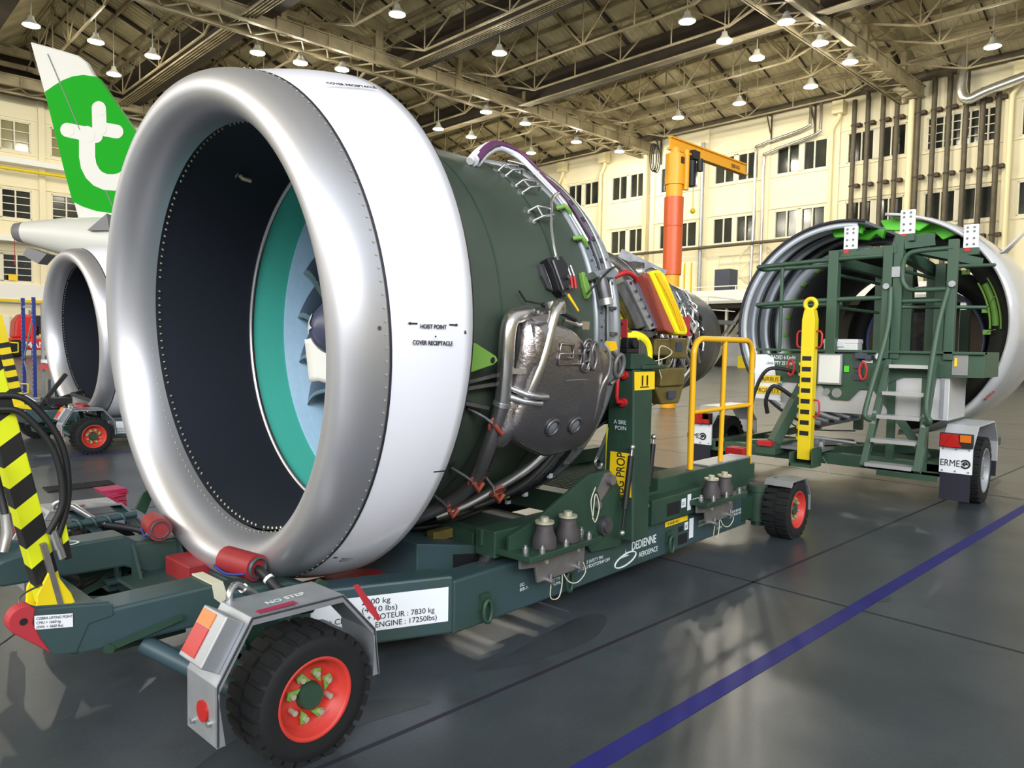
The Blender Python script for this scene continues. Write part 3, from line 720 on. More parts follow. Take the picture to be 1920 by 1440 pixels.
# foil-wrapped gearbox cover on the side
OUT = [(.83, 88.6), (.93, 87.6), (1.10, 89.5), (1.20, 92.5), (1.36, 94.0), (1.43, 97), (1.45, 104), (1.46, 113), (1.43, 119.5), (1.33, 121.5), (1.15, 122.5), (1.06, 121.5), (.93, 119), (.80, 115.5), (.77, 111), (.80, 105), (.815, 97)]
cx, ct = 1.12, 105; lay = [(1.0, 1.035), (1.015, 1.12), (1.0, 1.16), (.965, 1.185), (.9, 1.197), (.6, 1.2), (.3, 1.202)]
def fine(pts, n=4): P = curve([(a, t, 0) for a, t in pts]+[(pts[0][0], pts[0][1], 0)], n); return [(q.x, q.y) for q in P[:-1]]
of = fine(OUT); b = B(); n = len(of); rows = []
for k, rr in lay:
    rows.append([cy(cx+(x-cx)*k, ct+(t-ct)*k, rr) for x, t in of+[of[0]]])
b.grid(rows); b.add([cy(cx+(x-cx)*.3, ct+(t-ct)*.3, 1.202) for x, t in of], [tuple(range(n))])
gb = part(ENG, 'gearbox_cover', b, 'foil')
# two domed foil shoulders, like wrapped cylinders, on the forward edge
for (x0, t0, x1, t1, rd) in ((.865, 90, .83, 103, .075), (.82, 108, .80, 117, .07)):
    b = B(); b.tube([cy(x0, t0, 1.10), cy((x0+x1)/2, (t0+t1)/2, 1.125), cy(x1, t1, 1.10)], [rd*.9, rd, rd*.85], 20); b.sph(cy(x0, t0, 1.10), rd*.9); b.sph(cy(x1, t1, 1.10), rd*.85); part(gb, 'foil_shoulder', b, 'foil')
b = B()
for rr, r0, m in ((1.2, .085, 0), (1.2, .06, 0)): pass
b.tube([cy(.76, 103.6, 1.10), cy(.80, 104.2, 1.19), cy(.86, 104.6, 1.215), cy(.93, 104.8, 1.21)], .014, 8); b.tube([cy(.74, 105.6, 1.10), cy(.80, 106, 1.18), cy(.9, 106.3, 1.208)], .016, 8); part(gb, 'strap', b, 'steel')
for x, t in ((1.047, 112.7), (1.225, 112.8)):
    b = B(); P = [cy(x+.042*math.cos(a*math.pi/9)*(1 if True else 1), t-1.9*math.sin(a*math.pi/9), 1.206) for a in range(18)]
    b.tube(P, .008, 8, closed=True); part(gb, 'port_rim', b, 'steel_dark')
    b = B(); b.add([cy(x, t, 1.216)]+[cy(x+.034*math.cos(a*math.pi/9), t-1.5*math.sin(a*math.pi/9), 1.204) for a in range(18)], [(0, i+1, (i+1) % 18+1) for i in range(18)], True); part(gb, 'port', b, 'flange_grey')
b = B()
for x, t, sx, st in ((1.03, 94.5, .05, 1.6), (1.06, 96.3, .085, 1.2)): b.tube([cy(x-sx, t-st, 1.205), cy(x+sx, t-st, 1.205), cy(x+sx, t+st, 1.205), cy(x-sx, t+st, 1.205)], .006, 6, closed=True)
part(gb, 'raised_frame', b, 'foil')
b = B()
for x in (1.19, 1.25):
    b.tube([cy(x+.025*math.cos(a*math.pi/8), 95.6-3.2*math.sin(a*math.pi/8)*1.0, 1.207) for a in range(16)], .008, 6, closed=True)
for t in (93, 98): b.tube([cy(1.19+.03*math.cos(a*math.pi/6), t-1.3*math.sin(a*math.pi/6), 1.206) for a in range(12)], .008, 6, closed=True)
part(gb, 'valve_flange', b, 'pipe_dull')
b = B(); b.tube([cy(cx+(x-cx)*1.0, 101.2, 1.175+.027*math.sin(math.pi*(x-.82)/.64)) for x in [.83+.04*i for i in range(16)]], .0025, 5); part(gb, 'seam', b, 'steel')
b = B(); b.cyl(cy(.94, 88.3, 1.10), cy(.93, 86.0, 1.10), .085, n=26); b.cyl(cy(.95, 86.6, 1.10), cy(.94, 85.2, 1.10), .05, n=20)
for i in range(8): a = i*math.pi/4; b.cyl(cy(.93+.075*math.cos(a), 86.2, 1.10+.075*math.sin(a)), cy(.93+.075*math.cos(a), 85.5, 1.10+.075*math.sin(a)), .009, n=6)
part(gb, 'top_flange', b, 'pipe_dull')
b = B(); b.cyl(cy(1.02, 86.4, 1.12), cy(1.01, 82.8, 1.12), .035, n=16); b.tube([cy(1.1, 87.2, 1.12), cy(1.2, 87.8, 1.11), cy(1.27, 88.5, 1.1)], .012, 8); b.cbox(cy(1.27, 88.2, 1.1), .06, .06, .04); part(gb, 'fitting', b, 'pipe_steel')
b = B(); b.tube([cy(.97, 83.5, 1.1), cy(1.08, 85.5, 1.13), cy(1.2, 87.0, 1.12)], .011, 7); b.tube([cy(.86, 80, 1.06), cy(.9, 82.5, 1.06), cy(.98, 83.4, 1.1)], .005, 6); part(gb, 'cable', b, 'hose')
# big bright pipes
def pipe(nm, pts, rad, m, n=7): b = B(); b.tube(curve(pts, n), rad, 14); return part(ENG, nm, b, m)
pipe('oil_pipe', [cy(.88, 85.6, 1.09), cy(.80, 86.4, 1.11), cy(.735, 87.6, 1.115), cy(.71, 91, 1.115), cy(.712, 97.6, 1.115), cy(.735, 105.3, 1.11), cy(.742, 107.5, 1.11)], .038, 'pipe_steel')
pipe('drain_pipe', [cy(.742, 107.5, 1.11), cy(.745, 112, 1.11), cy(.755, 121, 1.11), cy(.80, 132, 1.10), cy(.79, 142, 1.09), cy(.70, 152, 1.08), cy(.66, 160, 1.08)], .036, 'pipe_dull')
pipe('oil_pipe', [cy(1.03, 85.8, 1.16), cy(1.02, 83.9, 1.17), cy(.985, 84.4, 1.18), cy(.94, 87.4, 1.185), cy(.87, 97.7, 1.185), cy(.825, 105.5, 1.17), cy(.80, 112, 1.12), cy(.79, 116, 1.08)], .026, 'pipe_steel')
pipe('drain_pipe', [cy(1.28, 121, 1.12), cy(1.21, 124, 1.12), cy(1.15, 130.5, 1.11), cy(1.07, 139, 1.09), cy(.97, 147, 1.09), cy(.85, 153, 1.09)], .026, 'pipe_steel')
pipe('drain_pipe', [cy(1.40, 128, 1.06), cy(1.36, 140, 1.07), cy(1.28, 152, 1.07), cy(1.15, 162, 1.08)], .02, 'pipe_dull')
pipe('hose', [cy(.86, 89, 1.08), cy(.84, 96, 1.085), cy(.80, 106, 1.10), cy(.80, 116, 1.10), cy(.84, 128, 1.10), cy(.83, 140, 1.09)], .010, 'hose')
pipe('hose', [cy(1.2, 158, 1.08), cy(1.08, 154, 1.1), cy(.95, 158, 1.1), cy(.9, 166, 1.1)], .018, 'hose'); pipe('hose', [cy(1.3, 160, 1.1), cy(1.1, 162, 1.12), cy(.9, 164, 1.12), cy(.8, 172, 1.1)], .016, 'hose')
pipe('sense_line', [cy(1.33, 92.5, 1.2), cy(1.36, 95, 1.22), cy(1.38, 99.5, 1.215), cy(1.36, 104, 1.2), cy(1.385, 112, 1.19), cy(1.40, 119, 1.16), cy(1.37, 122.5, 1.13)], .009, 'pipe_steel')
for x, t, x2, t2 in ((.745, 113, .60, 110), (.80, 131, .66, 129), (.80, 143, .66, 140), (1.07, 139, .98, 136)):
    b = B(); b.tube([cy(x+.0+.045*math.cos(a*math.pi/6), t+2.3*math.sin(a*math.pi/6), 1.11-.0) for a in range(12)], .008, 6, closed=True)
    b.tube([cy(x-.035, t-.5, 1.13), cy(x, t+1.5, 1.155), cy(x+.04, t+.5, 1.13)], .012, 8); part(ENG, 'clamp', b, 'clay_red', label='brick red pipe clamp')
    b = B(); b.tube([cy(x-.04, t-.5, 1.12), cy((x+x2)/2, (t+t2)/2, 1.09), cy(x2, t2, 1.04)], .009, 6); b.disc(cy(x2, t2, 1.034), cy(0, t2, 1)-V((0, 0, AZ)), .035, 12); part(ENG, 'clamp_arm', b, 'steel_dark')
b = B(); b.bar(cy(.73, 99.5, 1.13), cy(.80, 99.3, 1.15), .05, .025); b.tube([cy(.742, 107.2, 1.11), cy(.742, 108.2, 1.11)], .043, 14); part(ENG, 'pipe_clip', b, 'steel')
for x0, t0, x1, t1 in ((.40, 104, .70, 101), (.40, 105, .70, 103.3), (.40, 106.5, .69, 109.5), (.42, 106, .52, 107)):
    b = B(); b.bar(cy(x0, t0, 1.06), cy(x1, t1, 1.075), .028, .016); part(ENG, 'strut', b, 'steel_dark')
b = B()
for x, t in ((.52, 111), (.5, 113.5), (.47, 102), (.5, 103)): b.tube([cy(x+.03*math.cos(a*math.pi/5), t+1.4*math.sin(a*math.pi/5), 1.04) for a in range(10)], .007, 6, closed=True)
part(ENG, 'seat_ring', b, 'black')
b = on_case([(1.30, 158), (1.45, 154), (1.50, 157), (1.38, 162)], 1.05, 1.07); part(ENG, 'harness_bracket', b, 'lime', label='lime green bracket near the floor')
b = on_case([(1.40, 92), (1.45, 92), (1.47, 94), (1.40, 94.6)], 1.16, 1.19); part(ENG, 'yellow_plug', b, 'flag_yellow', label='yellow plug above the gearbox')
b = B(); b.tube(curve([cy(1.38, 94, 1.17), cy(1.46, 94.5, 1.15), cy(1.56, 97, 1.14), cy(1.6, 101, 1.13), cy(1.56, 104, 1.12)], 5), .012, 8); b.tube([cy(1.56+.04*math.cos(a*math.pi/8), 98.5+3*math.sin(a*math.pi/8), 1.15) for a in range(16)], .012, 7, closed=True); part(ENG, 'handle_ring', b, 'bracket')
# core behind the flange
b = B(); b.lathe([(1.70, .92), (1.90, .80), (2.2, .74), (2.4, .68), (2.6, .62), (2.8, .57), (3.0, .53), (3.2, .50), (3.4, .47), (3.7, .42)], (0, 0, AZ), n=80); part(ENG, 'core_casing', b, 'core_dark')
for x, rr, wd in ((2.66, .66, .03), (2.76, .645, .018), (2.88, .625, .05), (3.02, .60, .018), (3.12, .585, .04), (3.26, .565, .02), (3.36, .55, .03), (3.46, .53, .02)):
    b = B(); b.lathe([(x, rr-.06), (x, rr), (x+wd, rr-.005), (x+wd, rr-.06)], (0, 0, AZ), n=80); part(ENG, 'core_ring', b, 'steel_dark')
b = B(); b.lathe([(3.58, .44), (3.60, .49), (3.75, .475), (3.95, .455), (4.15, .41), (4.15, .39), (3.6, .44)], (0, 0, AZ), n=80); noz = part(ENG, 'exhaust_nozzle', b, 'nozzle')
b = B(); b.lathe([(3.9, .3), (4.2, .22), (4.6, .05), (4.65, 0)], (0, 0, AZ), n=40); part(ENG, 'exhaust_plug', b, 'nozzle')
R_ = random.Random(3)
def core_r(x): return .80-.26*(x-1.95)/1.05 if x < 3 else .54-.12*(x-3)
for j in range(88):
    x = R_.uniform(2.45, 3.5); t = R_.uniform(55, 150); pts = [cy(x, t, core_r(x)+.05)]
    for q in range(4):
        x = min(max(x+R_.uniform(-.13, .13), 2.35), 3.5); t += R_.uniform(2, 14); pts.append(cy(x, t, core_r(x)+R_.uniform(.03, .085)))
    b = B(); b.tube(curve(pts, 4), R_.choice((.006, .008, .011, .014)), 7); part(ENG, 'core_tube', b, R_.choice(('pipe_steel', 'pipe_steel', 'steel_dark', 'hose')))
for j in range(60):
    x = R_.uniform(2.62, 3.5); t = R_.uniform(52, 112); pts = [cy(x, t, core_r(x)+.07)]
    for q in range(4):
        x = min(max(x+R_.uniform(-.10, .10), 2.55), 3.5); t += R_.uniform(3, 13); pts.append(cy(x, t, core_r(x)+R_.uniform(.06, .12)))
    b = B(); b.tube(curve(pts, 4), R_.choice((.008, .012, .016)), 7); part(ENG, 'core_tube', b, R_.choice(('pipe_steel', 'rivet', 'steel', 'hose')))
for x, t0, t1 in ((2.82, 58, 128), (2.98, 60, 140), (3.18, 55, 135), (3.4, 50, 140)):
    b = B(); n = 44
    for i in range(n): t = t0+(t1-t0)*i/n; b.cbox(cy(x+.008*math.sin(i*2.1), t, core_r(x)+.075), .03, .028, .022)
    part(ENG, 'bolt_row', b, 'flange_grey')
    ring_tube(ENG, 'core_tube', x+.05, core_r(x)+.085, t0, t1+12, .01, 'pipe_steel')
b = B(); b.box(2.45, -.86, 1.24, 2.75, -.70, 1.36); b.prism([(2.40, -.84, 1.24), (2.78, -.84, 1.24), (2.72, -.84, 1.12), (2.50, -.84, 1.12)], (0, .14, 0)); bx = part(ENG, 'accessory_box', b, 'brass', bev=.01)
b = B(); b.box(2.54, -.866, 1.16, 2.63, -.858, 1.21); part(bx, 'data_plate', b, 'crate_grey')
b = B(); b.box(2.62, -.80, 1.42, 2.88, -.66, 1.56); b.box(2.40, -.84, 1.44, 2.58, -.68, 1.55); bx = part(ENG, 'accessory_box', b, 'brass', bev=.012)
b = B(); b.box(2.72, -.806, 1.47, 2.80, -.798, 1.53); part(bx, 'data_plate', b, 'crate_grey')
# covered bleed duct: yellow wedge, dark panel, riveted strip, mesh panel, red and yellow cover
b = on_case([(1.93, 69), (2.07, 68), (2.23, 86.2), (2.12, 88.4), (1.95, 88.2)], .72, .80); part(ENG, 'duct_cover', b, 'fabric_yellow', bev=.01, label='yellow fabric cover beside the flange')
b = on_case([(1.96, 70), (2.10, 68), (2.26, 86), (2.14, 87.6)], .82, .875); part(ENG, 'side_panel', b, 'steel_dark', bev=.01)
b = on_case([(2.07, 67.8), (2.13, 67.4), (2.31, 86.6), (2.25, 87.6)], .84, .89); st = part(ENG, 'riveted_strip', b, 'panel_grey')
b = B()
for i in range(6): b.disc(cy(2.115+.165*i/5, 69+16.5*i/5, .8915), cy(0, 69+16.5*i/5, 1)-V((0, 0, AZ)), .011, 10)
part(st, 'rivets', b, 'black')
b = on_case([(2.13, 67.4), (2.26, 67), (2.42, 86), (2.31, 87)], .82, .87); part(ENG, 'mesh_panel', b, 'mesh_panel')
b = on_case([(2.22, 65.4), (2.30, 64.6), (2.49, 88), (2.45, 89.2), (2.38, 87.8), (2.24, 68)], .84, .93); part(ENG, 'cover_band', b, 'clay_red', bev=.012, label='brick red duct cover rim')
b = on_case([(2.29, 64.4), (2.40, 63.2), (2.46, 65), (2.62, 87), (2.60, 89.4), (2.49, 89.2)], .84, .955); part(ENG, 'duct_cover', b, 'fabric_yellow', bev=.02, label='ribbed bright yellow duct cover')
b = B()
for d_ in (.25, .5, .75): b.tube([cy(2.30+.09*d_+.19*i/10, 65.5+22*i/10, .957) for i in range(11)], .006, 6)
part(ENG, 'cover_rib', b, 'flag_yellow')
b = B(); b.tube(curve([cy(1.98, 66.5, .87), cy(2.06, 65.4, .91), cy(2.16, 66.2, .9), cy(2.2, 67.4, .88)], 5), .016, 8); part(ENG, 'red_strap', b, 'red', label='red strap on top of the duct')
b = on_case([(2.04, 87.8), (2.4, 88), (2.3, 91), (2.1, 91.5)], .80, .87); part(ENG, 'lower_panel', b, 'steel_dark', bev=.01)
b = B(); b.tube(curve([(1.99, -.78, 1.53), (2.1, -.86, 1.56), (2.2, -.88, 1.53), (2.24, -.88, 1.46), (2.24, -.87, 1.36)], 6), .034, 12); part(ENG, 'yellow_sleeve', b, 'fabric_yellow', label='lime yellow hose sleeve')
b = B(); b.box(3.05, -.66, 1.60, 3.16, -.52, 1.72); b.box(3.03, -.67, 1.58, 3.18, -.52, 1.60); part(ENG, 'lock_block', b, 'cover_red', label='dark red lock block on the core')
# top rear hoist fitting
b = B(); b.bar((2.95, -.15, 2.16), (3.15, -.42, 2.0), .1, .14); b.box(2.9, -.34, 2.02, 3.06, -.2, 2.12); part(ENG, 'rear_mount', b, 'steel_dark')
b = B(); b.bar((3.02, -.40, 2.02), (3.12, -.56, 1.80), .08, .03); b.sph((2.86, -.40, 2.03), .05); b.sph((3.0, -.42, 2.02), .06); part(ENG, 'rear_mount_link', b, 'pipe_steel')

# ================================================================ ENGINE TROLLEY
def wheel(T, x, y, z, R, wd, m_rim, sgn=-1, rimk=.62, bolts=8):
    "wheel with its axle along Y; sgn = side of the visible disc"
    yo, yi = y+sgn*wd/2, y-sgn*wd/2; ax = (0, sgn, 0)
    b = B(); w2 = wd/2
    b.lathe([(-w2, R*rimk), (-w2, R*.93), (-w2+.02, R*.985), (-w2*.5, R), (w2*.5, R), (w2-.02, R*.985), (w2, R*.93), (w2+.004, R*.8), (w2, R*rimk)], (x, y, z), ax, (0, 0, 1), 72)
    n = 26
    for i in range(n):           # tread blocks on both shoulders
        for s in (-1, 1):
            a = 2*math.pi*(i+(.5 if s > 0 else 0))/n; er = V((math.sin(a), 0, math.cos(a))); et = V((math.cos(a), 0, -math.sin(a)))
            c = V((x, y+s*wd*.27, z))+er*(R*.985)
            b.add([c+er*(k*.012)+et*(j*R*.083)+V((0, i2*wd*.22, 0)) for k in (-1, 1) for j in (-1, 1) for i2 in (-1, 1)], [(0, 1, 3, 2), (4, 6, 7, 5), (0, 4, 5, 1), (2, 3, 7, 6), (0, 2, 6, 4), (1, 5, 7, 3)])
    wh = thing_part(T, 'wheel', (x, y, z))
    part(wh, 'tyre', b, 'tyre')
    b = B(); q = R*rimk
    b.lathe([(w2+.002, q*1.04), (w2+.006, q), (w2-.004, q*.93), (w2-.05, q*.86), (w2-.062, q*.62), (w2-.05, q*.5), (w2-.05, 0)], (x, y, z), ax, (0, 0, 1), 60); part(wh, 'rim', b, m_rim)
    b = B(); b.lathe([(w2-.052, q*.36), (w2-.02, q*.30), (w2-.02, 0)], (x, y, z), ax, (0, 0, 1), 32, smooth=False)
    part(wh, 'hub', b, 'cradle' if m_rim == 'wheel_red' else 'galv')
    b = B()
    for i in range(bolts):
        a = 2*math.pi*i/bolts+.3; p_ = V((x+q*.55*math.sin(a), y+sgn*(w2-.055), z+q*.55*math.cos(a))); b.cyl(p_, p_+V((0, sgn*.035, 0)), q*.075, n=6)
    part(wh, 'wheel_bolts', b, 'rivet')
    if m_rim == 'wheel_red':
        b = B()
        for i in range(0, bolts, 1):
            if i % 3 == 2: continue
            a = 2*math.pi*i/bolts+.3; a2 = a+.34; c = V((x, y+sgn*(w2-.038), z)); f = lambda aa, k: c+V((q*k*math.sin(aa), 0, q*k*math.cos(aa)))
            P = [f(a-.22, .56), f(a-.14, .68), f(a+.12, .69), f(a2+.12, .40), f(a, .44)]; b.prism(P, (0, sgn*.006, 0))
        part(wh, 'nut_pointers', b, 'lime', label='lime green nut pointers')
    return wh
def thing_part(T, name, loc):
    "an intermediate part: an Empty inside a thing"
    o = bpy.data.objects.new(name, None); COL.objects.link(o); o.parent = T; o.location = V(loc)-off_of(T); o['_o'] = list(loc); o.empty_display_size = .05; return o
def fender(T, s, y0, y1):
    P = [(-.655, .20), (-.655, .40), (-.535, .595), (-.18, .585), (-.035, .42), (-.015, .24)]
    fe = thing_part(T, 'mudguard', (-.35, s*1.05, .59))
    Q = [(x*1.0, z) for x, z in P]; inn = [(-.643, .20), (-.643, .396), (-.528, .583), (-.185, .573), (-.047, .414), (-.027, .24)]
    b = B(); b.prism([(x, y0, z) for x, z in Q]+[(x, y0, z) for x, z in inn[::-1]], (0, y1-y0, 0)); part(fe, 'guard_plate', b, 'galv', bev=.002)
    # side lip
    b = B(); yl = y0
    b.prism([(x, yl, z) for x, z in Q]+[(x*.985-.004+.0, yl, z-.028) if i not in (0, 5) else ((x+(.03 if i == 0 else -.03)), yl, z) for i, (x, z) in list(enumerate(Q))[::-1]], (0, .004*(1 if y1 > y0 else -1), 0)); part(fe, 'edge', b, 'galv')
    # lamp housing on the sloping front face
    a = V((-.655, 0, .40)); c = V((-.535, 0, .595)); ev = (c-a).normalized(); nr = V((-ev.z, 0, ev.x)); yy = y0+(y1-y0)*.36
    def lp(t, w_, h): return V((0, yy+w_*(1 if y1 > y0 else -1), 0))+a+ev*t+nr*h
    def lbox(t0, t1, w0, w1, d0, d1):
        bb = B(); vs = [lp(t, w_, h) for t in (t0, t1) for w_ in (w0, w1) for h in (d0, d1)]
        return bb.add(vs, [(0, 1, 3, 2), (4, 6, 7, 5), (0, 4, 5, 1), (2, 3, 7, 6), (0, 2, 6, 4), (1, 5, 7, 3)])
    lh = part(fe, 'lamp_housing', lbox(.035, .205, -.055, .105, 0, .07), 'galv', bev=.004)
    part(lh, 'lens', lbox(.05, .145, .005, .095, .05, .074), 'lens_red', label='red lamp lens'); part(lh, 'lens', lbox(.147, .195, .005, .095, .05, .074), 'lens_amber', label='amber lamp lens')
    bb = B(); c2 = V((-.655, y0+(y1-y0)*.42, .295)); bb.cyl(c2, c2+V((-.008, 0, 0)), .035, n=24); part(fe, 'reflector', bb, 'lens_red', label='round red reflector')
    bb = B()
    for zz, wy in ((.27, .2), (.24, .75)): bb.cyl((-.655, y0+(y1-y0)*wy, zz), (-.668, y0+(y1-y0)*wy, zz), .01, n=6)
    part(fe, 'bolts', bb, 'steel')
    bb = B(); bb.box(-.50, min(y0, y1)+.012, .595, -.36, min(y0, y1)+.04, .5975); part(fe, 'label_strip', bb, 'chock', label='pink label strip')
    if s < 0: text(fe, 'stencil', 'NO STEP', (-.44, -1.085, .5965), (1, 0, 0), (0, 1, 0), .038, 'stencil', ext=.0003)
    bb = B(); bb.bar((-.2, (y0+y1)/2, .575), (-.10, s*.78, .40), .05, .012); bb.bar((-.42, (y0+y1)/2, .58), (-.3, s*.80, .42), .05, .012); part(fe, 'stay', bb, 'trolley')
def make_trolley(T):
    for s in (-1, 1):
        # main beam, angled shoulder and fork beam
        b = B(); b.box(.65, min(s*.85, s*.69), .112, 3.80, max(s*.85, s*.69), .375); part(T, 'side_beam', b, 'trolley', bev=.012)
        b = B(); P = [(.65, s*.85), (.66, s*.69), (.10, s*.44), (-.05, s*.525)]; b.prism([(x, y, .12) for x, y in (P if s > 0 else P[::-1])], (0, 0, .28)); part(T, 'shoulder_beam', b, 'trolley', bev=.012)
        b = B(); P = [(-.86, .395), (-.93, .42), (-.94, .48), (-.86, .515), (-.76, .535), (-.36, .535), (-.30, .49), (-.05, .47), (.05, .43), (.05, .24), (-.14, .27), (-.36, .38)]
        b.prism([(x, s*.585, z) for x, z in P], (0, -s*.17, 0)); fk = part(T, 'fork_beam', b, 'trolley', bev=.012)
        for yy in (.59, .555):
            b = B(); P = [(-.76, .51), (-.76, .553), (-.99, .592)]+[(-1.03+.046*math.cos(math.radians(a)), .565+.046*math.sin(math.radians(a))) for a in range(75, 236, 20)]+[(-.95, .424), (-.88, .41), (-.84, .50)]
            b.prism([(x, s*yy, z) for x, z in P], (0, -s*.012, 0)); part(fk, 'lug_plate', b, 'trolley', bev=.003)
        b = B(); P = [(-1.0, .596)]+[(-1.03+.049*math.cos(math.radians(a)), .566+.049*math.sin(math.radians(a))) for a in range(75, 236, 16)]+[(-.955, .432), (-.985, .49), (-1.008, .55)]
        b.prism([(x, s*.594, z) for x, z in P], (0, -s*.052, 0)); lg = part(T, 'lifting_lug', b, 'cover_red', bev=.004, label='red painted lifting lug')
        b = B(); b.disc((-1.035, s*.5955, .563), (0, s, 0), .012, 16); part(lg, 'lug_hole', b, 'black')
        # padded roller bumper
        bp = thing_part(T, 'bumper', (-.2, s*.45, .54)); 
        b = B(); b.tube([(-.22, s*.345, .552), (-.18, s*.535, .546)], .056, 24); part(bp, 'pad', b, 'pad_red', bev=.008, label='red padded bumper roll')
        b = B(); b.tube([(-.222, s*.335, .552), (-.178, s*.548, .546)], .041, 20, cap=False); part(bp, 'core_pipe', b, 'trolley', solid=.006)
        b = B(); b.tube(curve([(-.275, s*.345, .535), (-.262, s*.43, .515), (-.235, s*.535, .53)], 5), .006, 6); part(bp, 'lacing', b, 'blue')
        # gussets and deck plate
        b = B()
        for x in (-.33, -.11): b.prism([(x, s*.415, .485), (x, s*.30, .32), (x, s*.30, .29), (x, s*.415, .29)], (.014, 0, 0)); b.prism([(x, s*.585, .47), (x, s*.70, .30), (x, s*.70, .27), (x, s*.585, .27)], (.014, 0, 0))
        part(T, 'gusset', b, 'trolley')
        b = B(); b.box(-.40, min(s*.12, s*.41), .318, -.06, max(s*.12, s*.41), .335); b.box(-.38, min(s*.58, s*.80), .25, .10, max(s*.58, s*.80), .27); part(T, 'deck_plate', b, 'trolley', bev=.003)
        # axle arm, brake lever, tie tube
        b = B(); b.tube([(-.64, s*.55, .36), (-.42, s*.86, .205)], .034, 14); b.tube([(-.42, s*.86, .205), (-.40, s*.90, .20)], .036, 14); part(T, 'tie_tube', b, 'trolley')
        b = B(); b.cyl((-.28, s*.62, .23), (-.28, s*.97, .23), .045, n=16); b.box(-.36, min(s*.64, s*.84), .20, -.20, max(s*.64, s*.84), .27); part(T, 'axle', b, 'trolley')
        b = B(); b.prism([(-.50, s*.66, .33), (-.36, s*.66, .37), (-.24, s*.66, .37), (-.20, s*.66, .30), (-.34, s*.66, .24), (-.50, s*.66, .19), (-.47, s*.66, .26)], (0, s*.012, 0)); b.bar((-.47, s*.665, .235), (-.22, s*.665, .33), .02, .03); part(T, 'brake_quadrant', b, 'cradle')
        b = B(); b.bar((-.78, s*.60, .40), (-.52, s*.60, .445), .012, .022); b.cyl((-.78, s*.595, .40), (-.78, s*.615, .40), .015, n=14); part(T, 'flat_bar', b, 'cradle')
        b = B(); b.tube(curve([(-.50, s*.57, .30), (-.52, s*.64, .25), (-.42, s*.66, .27), (-.36, s*.68, .30)], 6), .014, 8); part(T, 'brake_hose', b, 'hose')
        b = B(); b.tube(curve([(-.19, s*.46, .545), (-.175, s*.55, .535), (-.145, s*.64, .475), (-.12, s*.72, .445), (-.16, s*.80, .46), (-.30, s*.86, .50)], 6), .019, 10); hs = part(T, 'hydraulic_hose', b, 'hose')
        b = B(); b.tube([(-.163, s*.59, .512), (-.160, s*.60, .505)], .023, 10); b.tube([(-.123, s*.71, .447), (-.121, s*.72, .445)], .023, 10); part(hs, 'cable_tie', b, 'sign_white')
        b = B(); b.tube(curve([(-.51, s*.96, .58), (-.51, s*.955, .62), (-.47, s*.93, .635), (-.38, s*.89, .555), (-.28, s*.855, .495)], 5), .012, 8); b.cyl((-.44, s*.915, .612), (-.35, s*.88, .535), .018, n=8); part(T, 'hose_fitting', b, 'steel')
        wheel(T, -.285, s*1.047, .23, .23, .19, 'wheel_red', s)
        wheel(T, 4.09, s*1.047, .23, .23, .19, 'wheel_red', s)
        fender(T, s, s*1.155, s*.945)
        # rear caster
        b = B(); b.cyl((3.98, s*.86, .12), (3.98, s*.86, .36), .085, n=24); b.cyl((3.98, s*.86, .36), (3.98, s*.86, .40), .095, n=24); b.cyl((3.98, s*.86, .08), (3.98, s*.86, .12), .05, n=18); b.cyl((4.0, s*.86, .22), (4.09, s*.98, .23), .05, n=14); b.box(3.70, min(s*.72, s*.86), .15, 3.96, max(s*.72, s*.86), .33); part(T, 'caster_post', b, 'cradle')
        b = B(); P = [(3.93, .475), (4.19, .475), (4.30, .33), (4.30, .20)]; Q = [(4.29, .20), (4.29, .326), (4.185, .465), (3.93, .465)]
        b.prism([(x, s*1.16, z) for x, z in P+Q], (0, -s*.22, 0)); b.prism([(3.93, s*1.16, .475), (3.90, s*1.16, .43), (3.905, s*1.16, .428), (3.935, s*1.16, .47)], (0, -s*.22, 0)); part(T, 'rear_mudguard', b, 'galv', bev=.002)
        b = B(); b.tube(curve([(3.99, s*.9, .30), (3.97, s*.93, .38), (3.99, s*.97, .46), (4.02, s*1.0, .47)], 5), .014, 8); part(T, 'mudguard_stay', b, 'steel_dark')
        # tie-down shackles
        for x in (.85, 1.50, 2.60):
            b = B(); b.prism([(x-.03, s*.851, .27), (x+.03, s*.851, .27), (x+.03, s*.851, .19), (x-.03, s*.851, .19)], (0, s*.018, 0)); b.tube([(x+.028*math.cos(a*math.pi/8), s*.885, .185+.055*math.sin(a*math.pi/8)) for a in range(16)], .011, 8, closed=True); part(T, 'tie_down_ring', b, 'cradle')
    # cross members and front cross tube
    b = B(); b.box(-.10, -.52, .22, .06, .52, .38); b.box(3.55, -.8, .12, 3.72, .8, .34); b.box(2.0, -.8, .12, 2.15, .8, .30); b.box(-.74, -.44, .33, -.66, .44, .42); part(T, 'cross_member', b, 'trolley', bev=.006)
    b = B(); b.box(-.72, -.40, .30, -.42, -.36, .36); b.bar((-.72, .05, .33), (-.40, .02, .30), .05, .05); b.box(-.60, -.1, .2, -.36, .25, .26); part(T, 'brake_linkage', b, 'cradle')
    b = B(); b.bar((-.70, .1, .36), (-.42, -.02, .33), .16, .014); b.bar((-.52, -.32, .37), (-.44, -.26, .40), .06, .06); part(T, 'flap_plate', b, 'trolley')
    # far-side spring and damper seen over the beam
    b = B(); b.tube([(-.46+.012*i, .86+.03*math.cos(i*1.05), .52+.03*math.sin(i*1.05)) for i in range(24)], .007, 6); b.cyl((-.52, .86, .52), (-.14, .86, .53), .018, n=10); part(T, 'spring_damper', b, 'trolley')
